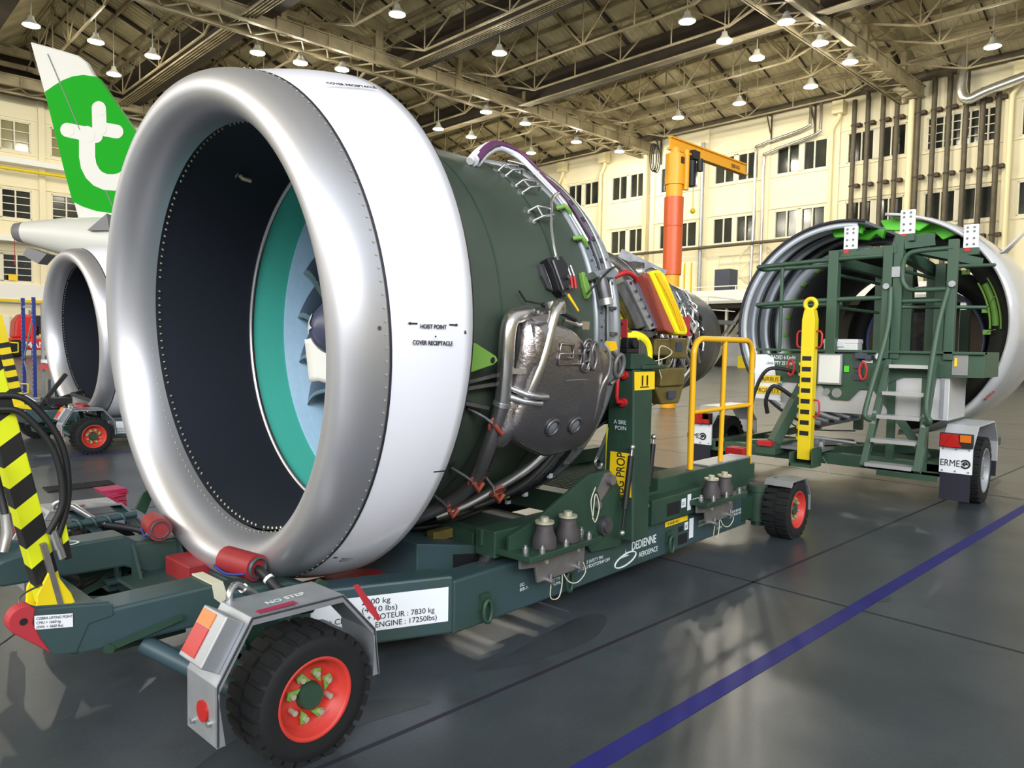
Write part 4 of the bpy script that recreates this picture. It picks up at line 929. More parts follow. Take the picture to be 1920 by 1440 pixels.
    b = B(); b.prism([(-.14, .86, .56), (-.10, .86, .64), (-.06, .86, .66), (-.045, .86, .63), (-.09, .86, .52)], (0, .02, 0)); b.prism([(-.06, -.78, .42), (-.065, -.78, .50), (-.03, -.78, .52), (.0, -.78, .50), (-.005, -.78, .42)], (0, .02, 0)); part(T, 'toggle_plate', b, 'cradle')
    # red engine chocking pads under the cowl
    b = B(); b.prism([(.02, -.56, .33), (.02, -.22, .30), (.52, -.22, .30), (.62, -.30, .30), (.55, -.60, .31), (.25, -.62, .31)], (0, 0, .022)); b.box(-.20, .08, .32, -.0, .34, .42); part(T, 'engine_pad', b, 'pad_red', bev=.008, label='dark red engine pads')
    # signs
    sg = V((.70, -.325, 0)).normalized(); up_ = V((0, 0, 1))
    def sp_(t, z, o=.004): return V((-.05, -.525, z))+sg*t+V((sg.y, -sg.x, 0))*o
    b = B(); b.add([sp_(.02, .185), sp_(.745, .185), sp_(.745, .350), sp_(.02, .350)], [(0, 1, 2, 3)]); wp = part(T, 'weight_plate', b, 'sign_white', label='white weight plate on the angled beam')
    for i, s_ in enumerate(('2000 kg', '(4410 lbs)', 'TROLLEY+ CRADLE + MOTEUR : 7830 kg', 'TROLLEY + CRADLE + ENGINE : 17250lbs)')):
        t0 = .335 if i < 2 else .036; z = .312-.037*i
        text(wp, 'lettering', s_, sp_(t0, z, .006), sg, up_, .036, 'ink', ext=.0004, sx=1.15 if i < 2 else (.99 if i == 3 else 1.0))
    b = B(); b.add([(-1.004, -.593, .527), (-.89, -.593, .506), (-.89, -.593, .553), (-1.004, -.593, .574)], [(0, 1, 2, 3)]); lp_ = part(T, 'lifting_plate', b, 'sign_white', label='white lifting point plate')
    for i, s_ in enumerate(('COBRA LIFTING POINT', 'CMU = 1660 kg', '(SWL = 3660 lbs)')): text(lp_, 'lettering', s_, (-1.0, -.5945, .5595-.0145*i), (1, 0, -.18), up_, .0125, 'ink', ext=.0002, sx=.84 if i == 0 else .9)
    text(T, 'stencil', 'NO', (-.66, .56, .537), (.25, -1, 0), (1, .2, 0), .11, 'stencil', ext=.0004)
def copy_tree(o, parent=None, skip=()):
    c = o.copy(); COL.objects.link(c); c.parent = parent
    for ch in list(o.children):
        if ch.name.split('.')[0] not in skip: copy_tree(ch, c, skip)
    return c
TR = thing('engine_trolley', 'blue-green steel trolley on red wheels carrying the large front engine', 'trolley', (0, 0, 0))
make_trolley(TR)
# the second set further back, turned one degree
R1 = math.radians(1.0)
tr2 = copy_tree(TR); tr2.location = (1.84+.02, 8.0, 0); tr2.rotation_euler = (0, 0, R1); tr2['label'] = 'rear trolley with red wheel under the small second engine at left'
ENG2 = thing('jet_engine', 'second jet engine intake behind, smaller in view, at the left below the green tail', 'jet engine', (0, 0, .42))
make_inlet(ENG2)
b = B(); b.lathe([(.36, 1.245), (1.5, 1.25), (3.0, 1.18), (3.0, .6)], (0, 0, AZ), n=90); part(ENG2, 'fan_cowl', b, 'white_paint')
b = B(); b.lathe([(.598, .999), (.9, 1.04), (.9, .2)], (0, 0, AZ), n=60); part(ENG2, 'fan_disc', b, 'barrel_dark')
b = B(); b.lathe([(.5, 0), (.62, .155), (.9, .295), (.98, .31)], (0, 0, AZ), n=40); part(ENG2, 'spinner', b, 'spinner')
ENG2.location = (1.86, 8.0, .42); ENG2.rotation_euler = (0, 0, R1)
# extras that only the front trolley shows
b = B(); b.prism([(.45, -.78, .46), (1.15, -.83, .36), (1.15, -.60, .36), (1.15, -.20, .42), (.70, -.20, .50)], (0, 0, .10)); 
b = B(); b.prism([(.60, -.64, .24), (1.25, -.64, .24), (1.25, -.64, .385), (.60, -.64, .52)], (0, .50, 0)); sb = part(TR, 'support_box', b, 'trolley', bev=.006)
b = B(); b.prism([(.84, -.645, .30), (1.02, -.645, .29), (1.02, -.645, .39), (.84, -.645, .42)], (0, .006, 0)); part(sb, 'box_opening', b, 'black')
b = B(); b.cbox((.92, -.45, .475), .14, .05, .05); part(sb, 'yellow_block', b, 'brass', label='ochre block in the box top')
b = B(); b.cyl((1.02, -.72, .36), (1.02, -.72, .43), .035, n=16); b.tube([(.98, -.74, .39), (.93, -.76, .37)], .03, 12); part(TR, 'socket', b, 'steel_dark')
text(TR, 'stencil', 'DEDIENNE', (2.165, -.852, .222), (1, 0, 0), (0, 0, 1), .075, 'stencil', ext=.0006, sx=.80, bold=.0015)
text(TR, 'stencil', 'AEROSPACE', (2.25, -.852, .160), (1, 0, 0), (0, 0, 1), .048, 'stencil', ext=.0006, sx=.88)
b = B(); el = [V((2.10+.115*math.cos(a*math.pi/16), -.853, .178+.036*math.sin(a*math.pi/16)+.015*math.cos(a*math.pi/16))) for a in range(32)]
b.tube(el, .0055, 5, closed=True); b.add([(2.045, -.853, .194), (2.145, -.853, .199), (2.105, -.853, .206), (2.10, -.853, .246), (2.09, -.853, .206)], [(0, 1, 2, 3, 4)]); b.add([(2.075, -.853, .218), (2.13, -.853, .224), (2.13, -.853, .218), (2.075, -.853, .212)], [(0, 1, 2, 3)]); part(TR, 'stencil', b, 'stencil')
for s_, x, z, sz in (('1.  2 SAFETY PIN\n2.  3 BOOTSTRAP OFF', 1.66, .235, .028), ('TYPE\nAPPR.', 1.40, .2, .026), ('DC-\nBER-7-', 1.12, .235, .024), ('LOWER SAFETY PIN\n2. LONG BOOTSTRAP', 3.02, .25, .026), ('REMOVE BEFORE\nTRANSPORT OFF', 3.50, .24, .026), ('2. BOO', 3.30, .155, .026)):
    text(TR, 'stencil', s_, (x, -.852, z), (1, 0, 0), (0, 0, 1), sz, 'stencil', ext=.0004)
for x0, x1, z0, z1, m in ((2.74, 2.86, .145, .215, 'ink'), (2.74, 2.80, .235, .27, 'ink'), (2.82, 2.87, .235, .29, 'sign_white'), (2.885, 2.945, .165, .305, 'sign_white')):
    b = B(); b.add([(x0, -.853, z0), (x1, -.853, z0), (x1, -.853, z1), (x0, -.853, z1)], [(0, 1, 2, 3)]); part(TR, 'label_plate', b, m)
b = B(); b.add([(2.56, -.853, .30), (2.86, -.853, .30), (2.86, -.853, .335), (2.56, -.853, .335)], [(0, 1, 2, 3)]); yp_ = part(TR, 'label_plate', b, 'sign_yellow', label='yellow serial label'); text(yp_, 'lettering', 'IG 04 001 0413', (2.59, -.8545, .308), (1, 0, 0), (0, 0, 1), .024, 'ink', ext=.0003)
text(TR, 'lettering', 'CE', (2.825, -.8545, .252), (1, 0, 0), (0, 0, 1), .026, 'ink', ext=.0003)
b = B(); b.prism([(-.40, -.590, .536), (-.40, -.412, .536), (-.355, -.412, .534), (-.355, -.590, .534)], (0, 0, .006)); b.prism([(-.40, -.5905, .54), (-.355, -.5905, .538), (-.335, -.5905, .47), (-.365, -.5905, .455), (-.39, -.5905, .48)], (0, .004, 0)); part(TR, 'masking_tape', b, 'tape', label='creased strip of pale masking tape')
b = B(); b.add([(-.135, -1.15, .605), (-.12, -1.16, .61), (-.05, -1.165, .51), (-.02, -1.165, .455), (-.035, -1.165, .45), (-.075, -1.16, .50), (-.095, -1.155, .535)], [tuple(range(7))]); part(TR, 'red_ribbon', b, 'cover_red', solid=.003, label='magenta ribbon hanging over the mudguard')
# tow bar standing upright between the forks
TB = thing('tow_bar', 'black and yellow striped tow bar standing upright at the left front', 'tow bar', (-.80, 0, .40))
b = B(); b.bar((-.79, 0, .40), (-1.02, 0, 1.50), .085, .10, up=(0, 1, 0)); part(TB, 'bar', b, 'hazard_stripe', bev=.004)
b = B(); b.prism([(-.87, -.075, .34), (-.70, -.075, .34), (-.74, -.075, .46), (-.81, -.075, .58), (-.86, -.075, .48)], (0, .016, 0)); b.prism([(-.87, .06, .34), (-.70, .06, .34), (-.74, .06, .46), (-.81, .06, .58), (-.86, .06, .48)], (0, .016, 0)); b.box(-.88, -.16, .33, -.66, .16, .345); part(TB, 'hinge_cheek', b, 'yellow', bev=.003)
b = B(); b.bar((-.775, -.055, .40), (-.835, -.055, .68), .02, .05, up=(0, 1, 0)); part(TB, 'flat_stay', b, 'bracket')
for i, pts in enumerate(([(-.98, -.07, 1.22), (-.90, -.08, 1.20), (-.80, -.09, 1.05), (-.77, -.09, .85), (-.82, -.08, .72)], [(-.99, -.05, 1.27), (-.88, -.06, 1.25), (-.77, -.07, 1.08), (-.745, -.07, .86), (-.79, -.07, .68)], [(-1.0, -.09, 1.02), (-.98, -.1, .9), (-.97, -.12, .82)])):
    b = B(); b.tube(curve(pts, 8), .013, 10); part(TB, 'hose', b, 'hose')
b = B(); b.tube([(-.97, -.12, .83), (-.965, -.125, .76), (-.985, -.14, .69)], [.018, .022, .014], 8); b.tube([(-.805, -.075, .73), (-.785, -.075, .655)], .018, 8); b.tube([(-.79, -.07, .69), (-.77, -.07, .61)], .017, 8); part(TB, 'coupling', b, 'steel')
b = B(); b.bar((-.77, -.06, .78), (-.745, -.06, .60), .02, .022); part(TB, 'yellow_strip', b, 'hazard_stripe')
b = B(); b.tube(curve([(-.82, -.06, .52), (-.93, -.12, .50), (-.92, -.2, .44), (-.86, -.12, .42)], 6), .004, 5); b.tube(curve([(-.86, -.1, .42), (-1.0, -.3, .42), (-1.15, -.4, .38), (-1.2, -.5, .3)], 6), .003, 5); part(TB, 'safety_wire', b, 'steel_dark')

# ================================================================ ENGINE CRADLE on the trolley
CR = thing('engine_cradle', 'dark green steel cradle with post 11 holding the front engine', 'cradle', (2.5, 0, .40))
for s in (-1, 1):
    b = B(); b.box(.98, min(s*.66, s*.80), .40, 3.95, max(s*.66, s*.80), .54); part(CR, 'base_rail', b, 'cradle', bev=.006)
    # side plate with the swept gusset
    yo = s*.885
    P = [(1.0, .43), (1.0, .53), (1.19, .575), (1.40, .66), (1.55, .72), (1.66, .765), (1.86, .77), (2.02, .60), (2.02, .33), (1.98, .29), (1.70, .31), (1.62, .40)]
    b = B(); b.prism([(x, yo, z) for x, z in P], (0, -s*.022, 0)); part(CR, 'gusset_plate', b, 'cradle', bev=.003)
    # post
    b = B(); y0, y1 = s*.94, s*.76
    y0 = s*.925; yb = s*.975; vs = [(1.99, yb, .33), (2.16, yb, .33), (2.20, y1, .33), (1.98, y1, .33), (2.03, y0, 1.36), (2.245, y0, 1.36), (2.245, y1, 1.36), (2.01, y1, 1.36)]
    b.add(vs, [(3, 2, 1, 0), (4, 5, 6, 7), (0, 1, 5, 4), (1, 2, 6, 5), (2, 3, 7, 6), (3, 0, 4, 7)]); ps = part(CR, 'post', b, 'cradle', bev=.01)
    b = B(); b.box(2.00, min(y0-s*.0, y1), 1.36, 2.16, max(y0, y1), 1.455); b.box(2.10, min(y0+s*.02, y1), 1.36, 2.36, max(y0+s*.02, y1), 1.385); b.prism([(2.16, y0, 1.385), (2.34, y0, 1.385), (2.22, y0, 1.43), (2.16, y0, 1.45)], (0, -s*.02, 0)); part(ps, 'post_head', b, 'cradle', bev=.006)
    b = B(); b.box(2.0, min(s*.895, s*.745), 1.455, 2.13, max(s*.895, s*.745), 1.485); b.box(2.01, min(s*.885, s*.75), 1.485, 2.11, max(s*.885, s*.75), 1.55); b.cyl((2.01, s*.80, 1.52), (1.99, s*.80, 1.52), .028, n=20); b.cyl((2.06, s*.885, 1.52), (2.06, s*.91, 1.52), .03, n=20); part(ps, 'clamp_block', b, 'black', bev=.006)
    b = B(); b.box(2.12, min(s*.90, s*.80), 1.44, 2.22, max(s*.90, s*.80), 1.55); part(ps, 'latch_plate', b, 'steel_dark', bev=.004)
    b = B(); b.prism([(2.01, s*.878, 1.55), (2.01, s*.775, 1.55), (2.01, s*.775, 1.66), (2.01, s*.878, 1.66)], (.012, 0, 0)); rt = part(ps, 'lock_tab', b, 'cover_red', label='red lock tab with a hole'); b = B(); b.disc((2.009, s*.838, 1.63), (-1, 0, 0), .012, 14); part(rt, 'tab_hole', b, 'black')
    b = B(); xh = 2.0; b.tube([(xh+.02, s*.865, 1.325), (xh-.045, s*.865, 1.32), (xh-.055, s*.865, 1.29), (xh-.06, s*.865, 1.20), (xh-.055, s*.865, 1.17), (xh, s*.865, 1.16)], .013, 10); b.cyl((xh+.03, s*.865, 1.325), (xh+.0, s*.865, 1.325), .026, n=14); b.cyl((xh+.03, s*.865, 1.16), (xh-.005, s*.865, 1.16), .026, n=14); part(ps, 'handle', b, 'red', label='red grab handle')
    b = B(); b.disc((1.80, yo+s*.001, .66), (0, s, 0), .05, 20); b.cyl((1.79, yo, .455), (1.79, yo+s*.04, .455), .055, n=28); b.cyl((1.79, yo, .455), (1.79, yo+s*.055, .455), .04, n=28); part(CR, 'pivot_pin', b, 'steel_dark')
    b = B(); b.prism([(1.76, yo+s*.002, .60), (1.88, yo+s*.002, .70), (1.86, yo+s*.002, .76), (1.80, yo+s*.002, .76), (1.73, yo+s*.002, .66)], (0, s*.01, 0)); b.cyl((1.83, yo, .72), (1.83, yo+s*.05, .72), .03, n=18); b.cyl((1.74, yo, .58), (1.74, yo+s*.02, .58), .024, n=14); part(CR, 'cam_plate', b, 'bracket')
    for (x0, z0, x1, z1, yy) in ((1.985, .90, 1.90, .40, .955), (2.31, .93, 2.25, .50, .90)):
        g = V((x1-x0, 0, z1-z0)); p0 = V((x0, s*yy, z0)); b = B(); b.tube([p0+g*.10, p0+g*.72], .018, 12); b.tube([p0+g*.7, p0+g*.95], .008, 8); gs = part(CR, 'gas_strut', b, 'black'); b = B(); b.tube([p0, p0+g*.1], .010, 8); b.sph(p0, .018); b.sph(p0+g, .018); part(gs, 'strut_end', b, 'steel')
    # shock mounts and grey brackets
    for xm in (1.285, 3.09):
        for dx in (-.097, .097):
            b = B(); c = (xm+dx, s*.955, .456); b.lathe([(0, .065), (.05, .062), (.09, .045), (.12, .042), (.12, 0)], c, (0, 0, 1), (1, 0, 0), 24); sm = part(CR, 'shock_mount', b, 'mount_rubber'); b = B(); b.cyl((c[0], c[1], .58), (c[0], c[1], .592), .05, n=20); b.cyl((c[0], c[1], .592), (c[0], c[1], .612), .024, n=6); part(sm, 'washer', b, 'rivet')
        b = B(); b.box(xm-.30, min(s*1.04, s*.70), .425, xm+.30, max(s*1.04, s*.70), .455); b.prism([(xm-.32, s*.72, .455), (xm+.1, s*.72, .455), (xm+.02, s*.72, .52), (xm-.32, s*.72, .54)], (0, -s*.02, 0)); part(CR, 'mount_plate', b, 'cradle', bev=.004)
        b = B()
        for dx, dy in ((-.25, .96), (-.19, 1.02), (0, 1.02), (.2, 1.02), (.25, .93)): b.cyl((xm+dx, s*dy, .455), (xm+dx, s*dy, .482), .018, n=6); b.cyl((xm+dx, s*dy, .482), (xm+dx, s*dy, .495), .01, n=8)
        part(CR, 'mount_bolts', b, 'steel')
        br = thing_part(CR, 'hanger_bracket', (xm, s*.9, .35))
        b = B(); b.prism([(xm-.13, s*.93, .27), (xm+.26, s*.93, .27), (xm+.27, s*.93, .40), (xm+.29, s*.93, .425), (xm-.27, s*.93, .425), (xm-.27, s*.93, .37), (xm-.15, s*.93, .355)], (0, s*.016, 0)); part(br, 'bracket_plate', b, 'bracket', bev=.003)
        b = B()
        for dx, dz in ((-.07, .37), (.2, .38)): b.cyl((xm+dx, s*.905, dz), (xm+dx, s*.935, dz), .022, n=14); b.cyl((xm+dx, s*.935, dz), (xm+dx, s*.955, dz), .012, n=10)
        part(br, 'bracket_bolts', b, 'rivet')
        b = B()
        for dx, dz in ((-.05, .275), (.19, .295)): b.cyl((xm+dx, s*.90, dz), (xm+dx, s*.985, dz-.01), .015, n=12); b.cyl((xm+dx, s*.965, dz-.03), (xm+dx, s*.965, dz+.03), .006, n=8)
        part(br, 'lock_pin', b, 'steel')
        b = B(); b.tube(curve([(xm-.05, s*.97, .27), (xm-.03, s*.95, .17), (xm+.05, s*.94, .15), (xm+.09, s*.93, .22), (xm+.08, s*.93, .32)], 6), .0035, 5); b.tube(curve([(xm+.08, s*.93, .30), (xm+.13, s*.94, .22), (xm+.2, s*.95, .2), (xm+.27, s*.95, .24), (xm+.25, s*.95, .30)], 6), .0035, 5); part(br, 'safety_cable', b, 'tape')
    # rear corner box
    b = B(); b.box(3.35, min(s*.62, s*.78), .40, 3.98, max(s*.62, s*.78), .56); part(CR, 'corner_box', b, 'cradle', bev=.005)
b = B(); b.tube(curve([(1.66, -.93, .70), (1.62, -.93, .62), (1.66, -.93, .5), (1.7, -.93, .58), (1.66, -.93, .66), (1.64, -.93, .52)], 6), .0035, 5); part(CR, 'safety_cable', b, 'tape')
b = B()
b.box(2.3, -.66, .40, 3.95, .66, .425); gr_ = part(CR, 'deck_grating', b, 'grating')
b = B()
for i in range(34): b.box(2.32+i*.048, -.64, .425, 2.326+i*.048, .64, .445)
for i in range(22): b.box(2.3, -.64+i*.06, .425, 3.95, -.634+i*.06, .44)
part(gr_, 'grating_bars', b, 'cradle')
b = B(); b.box(2.32, -.90, .36, 3.0, -.76, .52); b.box(2.55, -.80, .53, 3.95, -.62, .62); b.box(1.0, -.62, .40, 1.12, .62, .5); b.box(2.0, -.66, .40, 2.14, .66, .54); part(CR, 'cross_beam', b, 'cradle', bev=.005)
b = B(); b.box(3.25, -.80, .621, 3.95, -.62, .632); part(CR, 'tread_plate', b, 'galv')
for x0, x1, z0, z1, m in ((2.50, 2.66, .39, .475, 'ink'), (2.68, 2.74, .42, .48, 'sign_white'), (2.76, 2.81, .39, .50, 'sign_white'), (2.83, 2.93, .42, .46, 'sign_white')):
    b = B(); b.add([(x0, -.902, z0), (x1, -.902, z0), (x1, -.902, z1), (x0, -.902, z1)], [(0, 1, 2, 3)]); part(CR, 'label_plate', b, m)
text(CR, 'lettering', 'CE', (2.685, -.9035, .437), (1, 0, 0), (0, 0, 1), .03, 'ink', ext=.0003)
# signs on the post
b = B(); b.add([(2.025, -.934, 1.235), (2.25, -.934, 1.235), (2.253, -.930, 1.345), (2.025, -.930, 1.345)], [(0, 1, 2, 3)]); nb = part(CR, 'number_plate', b, 'sign_yellow', label='yellow plate with number 11')
text(nb, 'lettering', '11', (2.135, -.9365, 1.262), (1, 0, 0), (0, 0, 1), .088, 'ink', 'CENTER', ext=.0004, bold=.001, sx=1.2); b = B(); b.box(2.085, -.937, 1.250, 2.18, -.9355, 1.256); part(nb, 'lettering', b, 'ink')
b = B(); b.add([(1.975, -.965, .60), (1.975, -.80, .60), (1.984, -.80, .86), (1.984, -.95, .86)], [(3, 2, 1, 0)]); hb = part(CR, 'property_plate', b, 'sign_yellow', label='yellow plate reading HBG PROP')
text(hb, 'lettering', 'HBG PROP', (1.970, -.91, .57), (.034, 0, 1), (0, 1, 0), .085, 'ink', 'LEFT', ext=.0004, sx=.72)
text(CR, 'stencil', 'A BRE\n POIN', (1.990, -.815, 1.03), (0, -1, 0), (0, 0, 1), .035, 'stencil', ext=.0003)
b = B(); b.box(2.33, -.80, .45, 2.36, -.775, 1.05); b.box(2.0, -.77, .55, 2.02, -.755, 1.0); part(CR, 'webbing_strap', b, 'fabric_yellow', label='lime yellow webbing strap')
# far rear support post, slanting prop and transverse beam
b = B(); b.box(3.70, .10, .42, 3.86, .26, 1.28); b.prism([(3.62, .02, 1.10), (3.62, .36, 1.10), (3.62, .44, 1.28), (3.62, .44, 1.58), (3.62, -.06, 1.58), (3.62, -.06, 1.28)], (.06, 0, 0)); part(CR, 'rear_post', b, 'cradle', bev=.006)
b = B(); b.tube([(3.60, .14, 1.18), (3.58, .16, 1.05)], .03, 10); b.tube([(3.58, .16, 1.05), (3.42, .30, .52)], .048, 18); part(CR, 'slanted_prop', b, 'trolley'); 
b = B(); b.tube([(3.61+.0, .16+.05*math.cos(a*math.pi/8), 1.22+.06*math.sin(a*math.pi/8)) for a in range(16)], .009, 7, closed=True); b.tube([(3.40+.05*math.cos(a*math.pi/8), .30, .50+.05*math.sin(a*math.pi/8)) for a in range(16)], .012, 8, closed=True); b.tube([(3.53, .13, .92), (3.50, .09, .90), (3.47, .10, .80), (3.49, .14, .78)], .012, 8); part(CR, 'shackle', b, 'steel')
b = B(); b.tube(curve([(3.60, .30, 1.54), (3.58, .34, 1.40), (3.58, .2, 1.30), (3.58, .05, 1.36), (3.60, .02, 1.52)], 6), .005, 5); part(CR, 'safety_cable', b, 'tape')
b = B()
for y in (.02, .30): b.tube([(3.605, y+.02*math.cos(a*math.pi/6), 1.5+.035*math.sin(a*math.pi/6)) for a in range(12)], .006, 6, closed=True)
part(CR, 'lock_pin', b, 'steel')
b = B(); b.tube(curve([(2.24, -.9, 1.4), (2.4, -.92, 1.43), (2.5, -.9, 1.47), (2.36, -.9, 1.5), (2.3, -.93, 1.38), (2.35, -.92, 1.3)], 6), .004, 5); part(CR, 'safety_cable', b, 'tape')
# yellow guard rail
GR = thing('guard_rail', 'yellow tubular guard rail standing on the rear side of the cradle', 'guard rail', (3.54, -.75, .35))
y = -.75; b = B(); x0, x1, zt = 3.06, 4.02, 1.56
b.tube([(x0, y, .40)]+arc((x0+.12, y, zt-.12), .12, 180, 90, 8, (1, 0, 0), (0, 0, 1))+arc((x1-.12, y, zt-.12), .12, 90, 0, 8, (1, 0, 0), (0, 0, 1))+[(x1, y, .50)], .022, 12); part(GR, 'frame', b, 'rail_yellow')
b = B(); b.tube([(x0, y, 1.03), (x1, y, 1.04)], .017, 10); part(GR, 'mid_rail', b, 'rail_yellow')
b = B(); b.tube([((x0+x1)/2, y, zt), ((x0+x1)/2-.02, y, .50)], .019, 10); part(GR, 'upright', b, 'rail_yellow')
b = B(); b.tube([(x0, y, .49), (x1, y, .55)], .017, 10); part(GR, 'lower_rail', b, 'rail_yellow')
b = B(); b.box(x0-.04, y-.035, .34, x0+.04, y+.035, .46); b.box(x1-.04, y-.035, .44, x1+.04, y+.035, .56); part(GR, 'socket', b, 'cradle')
# red chock block behind
b = B(); b.box(4.10, -.66, .50, 4.16, -.50, .66); b.box(4.18, -.66, .50, 4.24, -.50, .66); b.box(4.09, -.66, .45, 4.25, -.5, .5)
single('lock_block', b, 'red', 'red double block clipped at the rear end of the cradle', 'block', loc=(4.17, -.58, .45), bev=.008)

# ================================================================ REVERSER COWL CART (right rear)
CT = thing('cowl_cart', 'dark green trailer cart with ladder and ERME mudflaps carrying open cowl halves', 'trailer', (6.8, -.55, 0))
for s, yw in ((-1, -1.82), (1, .86)):
    wheel(CT, 6.85, yw, .325, .325, .20, 'galv', s, .66, 6)
    mg = thing_part(CT, 'mudguard', (6.85, yw, .70))
    y0, y1 = yw+s*.11, yw-s*.16
    P = [(6.19, .36), (6.19, .60), (6.42, .80), (7.18, .80), (7.40, .58), (7.42, .36)]; Q = [(7.405, .36), (7.385, .574), (7.175, .785), (6.426, .785), (6.205, .594), (6.205, .36)]
    b = B(); b.prism([(x, y0, z) for x, z in P+Q], (0, y1-y0, 0)); part(mg, 'guard_plate', b, 'alu', bev=.003)
    b = B(); b.box(6.175, min(y0, y1), .36, 6.19, max(y0, y1), .60); fp = part(mg, 'name_flap', b, 'sign_white', label='pale plate reading ERME')
    text(fp, 'lettering', 'ERME', (6.172, yw+(.15 if s > 0 else .155), .425), (0, -1, 0), (0, 0, 1), .088, 'ink', ext=.0008, sx=.80)
    b = B(); c = V((6.172, yw-.055, .455))
    b.tube([c+V((0, .036*math.cos(a*math.pi/12), .036*math.sin(a*math.pi/12))) for a in range(2, 23)], .008, 6); b.tube([c+V((0, .016*math.cos(a*math.pi/8), .016*math.sin(a*math.pi/8))) for a in range(-4, 10)], .006, 6); b.bar(c+V((0, .03, 0)), c+V((0, -.012, 0)), .008, .01); part(fp, 'emblem', b, 'ink')
    b = B()
    for zz in (.38, .585):
        for yy in (.1, .5, .9): b.cyl((6.176, y0+(y1-y0)*yy, zz), (6.168, y0+(y1-y0)*yy, zz), .009, n=8)
    part(fp, 'rivets', b, 'galv')
    b = B(); b.box(6.18, min(y0, y1)+.01, .10, 6.188, max(y0, y1)-.01, .37); part(mg, 'mudflap', b, 'mud', label='dark rubber mudflap')
    b = B(); b.box(7.41, min(y0, y1)+.01, .20, 7.42, max(y0, y1)-.01, .60); part(mg, 'mudflap', b, 'mud')
    lp2 = thing_part(mg, 'tail_lamp', (6.15, yw, .67))
    b = B(); b.box(6.14, min(y0, y1)-.0, .605, 6.2, max(y0, y1)+.0, .735); part(lp2, 'housing', b, 'black', bev=.004)
    b = B(); b.box(6.128, min(y0, y1)+.11 if s < 0 else min(y0, y1)+.01, .612, 6.142, max(y0, y1)-.008 if s < 0 else max(y0, y1)-.11, .728); part(lp2, 'lens', b, 'lens_red', bev=.003)
    b = B(); b.box(6.128, min(y0, y1)+.01, .66, 6.142, min(y0, y1)+.10, .728); part(lp2, 'lens', b, 'lens_amber', bev=.003)
    yc = (y0+y1)/2+.02; b = B(); b.prism([(6.128, yc+.075, .612), (6.128, yc-.075, .612), (6.128, yc, .73)], (-.014, 0, 0)); part(lp2, 'triangle_reflector', b, 'lens_red', label='red triangle reflector')
    b = B(); b.bar((6.85, yw, .325), (6.85, -.5, .36), .10, .10); part(CT, 'axle', b, 'cart_green')
b = B(); b.box(6.22, -1.66, .30, 6.36, .95, .42); b.box(7.3, -1.66, .30, 7.44, .95, .42); b.box(6.22, -1.66, .34, 9.3, -1.54, .44); b.box(6.22, .55, .34, 9.3, .67, .44); b.bar((6.3, -.5, .42), (7.4, -1.2, .42), .1, .1); b.bar((6.3, .3, .42), (7.3, -.5, .42), .12, .08); part(CT, 'base_frame', b, 'cart_green', bev=.005)
b = B(); b.prism([(6.22, -1.0, .30), (6.22, -1.66, .30), (6.9, -1.66, .30)], (0, 0, .03)); b.box(6.20, -1.64, .25, 6.215, -1.1, .30); part(CT, 'skirt', b, 'cart_green')
b = B(); b.box(6.0, -.62, .44, 6.9, -.2, .47)
for x, y in ((6.1, -.4), (6.2, -.55), (6.3, -.3), (6.4, -.5), (6.5, -.4)): b.cyl((x, y, .47), (x, y, .53), .03, n=10)
b.tube([(6.15, -.3, .58), (6.2, -.9, .55)], .018, 8); part(CT, 'turntable', b, 'galv')
b = B(); b.bar((5.98, -.13, .50), (6.22, -.38, 1.20), .14, .10); b.box(5.85, -.20, .38, 6.3, .02, .50); part(CT, 'drawbar_stay', b, 'cart_green', bev=.005)
b = B(); b.box(5.82, -.17, .47, 5.95, -.02, .52); part(CT, 'red_stop', b, 'red')
b = B(); b.tube(curve([(6.15, -.28, 1.25), (5.98, -.05, 1.28), (5.95, .08, 1.05), (5.92, .12, .75), (5.9, .08, .58)], 8), .02, 10); b.tube(curve([(6.1, -.25, 1.0), (6.0, -.1, 1.1), (6.0, -.02, .95), (6.05, -.02, .8)], 6), .022, 10); part(CT, 'hose', b, 'hose')
b = B(); b.tube(curve([(6.1, -.25, .82), (6.05, -.3, .7), (6.1, -.5, .66), (6.15, -.9, .68)], 8), .008, 6); part(CT, 'cable', b, 'hose')
# front fascia, aluminium bin, sign panel
P = [(.20, 1.44), (-1.98, 1.50), (-1.98, 1.42), (-1.98, 1.26), (-1.30, 1.24), (-1.02, 1.10), (-.90, 1.10), (-.80, .98), (-.62, .98), (-.52, 1.12), (-.25, 1.14), (.20, 1.15)]
b = B(); b.prism([(6.22, y, z) for y, z in P], (.05, 0, 0)); b.box(6.18, -1.98, 1.475, 6.30, .20, 1.50); b.box(6.26, -1.98, 1.26, 6.9, -1.72, 1.50); part(CT, 'front_fascia', b, 'cart_green', bev=.003)
b = B(); b.box(6.25, -1.70, .84, 6.95, -.08, 1.27); part(CT, 'aluminium_bin', b, 'alu', bev=.006)
b = B(); b.box(6.235, -1.66, .86, 6.25, -1.63, 1.26); b.cyl((6.21, -.68, 1.05), (6.24, -.68, 1.05), .05, n=18); b.cyl((6.20, -.58, 1.06), (6.24, -.58, 1.06), .035, n=16); part(CT, 'bin_fittings', b, 'galv')
b = B(); b.prism([(6.20, .205, 1.43), (6.20, .08, 1.435), (6.20, .0, 1.40), (6.20, -.03, 1.20), (6.20, -.10, .93), (6.20, .205, .95)], (.012, 0, 0)); sp2 = part(CT, 'sign_panel', b, 'sign_white', label='white sheet with AIRBUS PROPERTY plates')
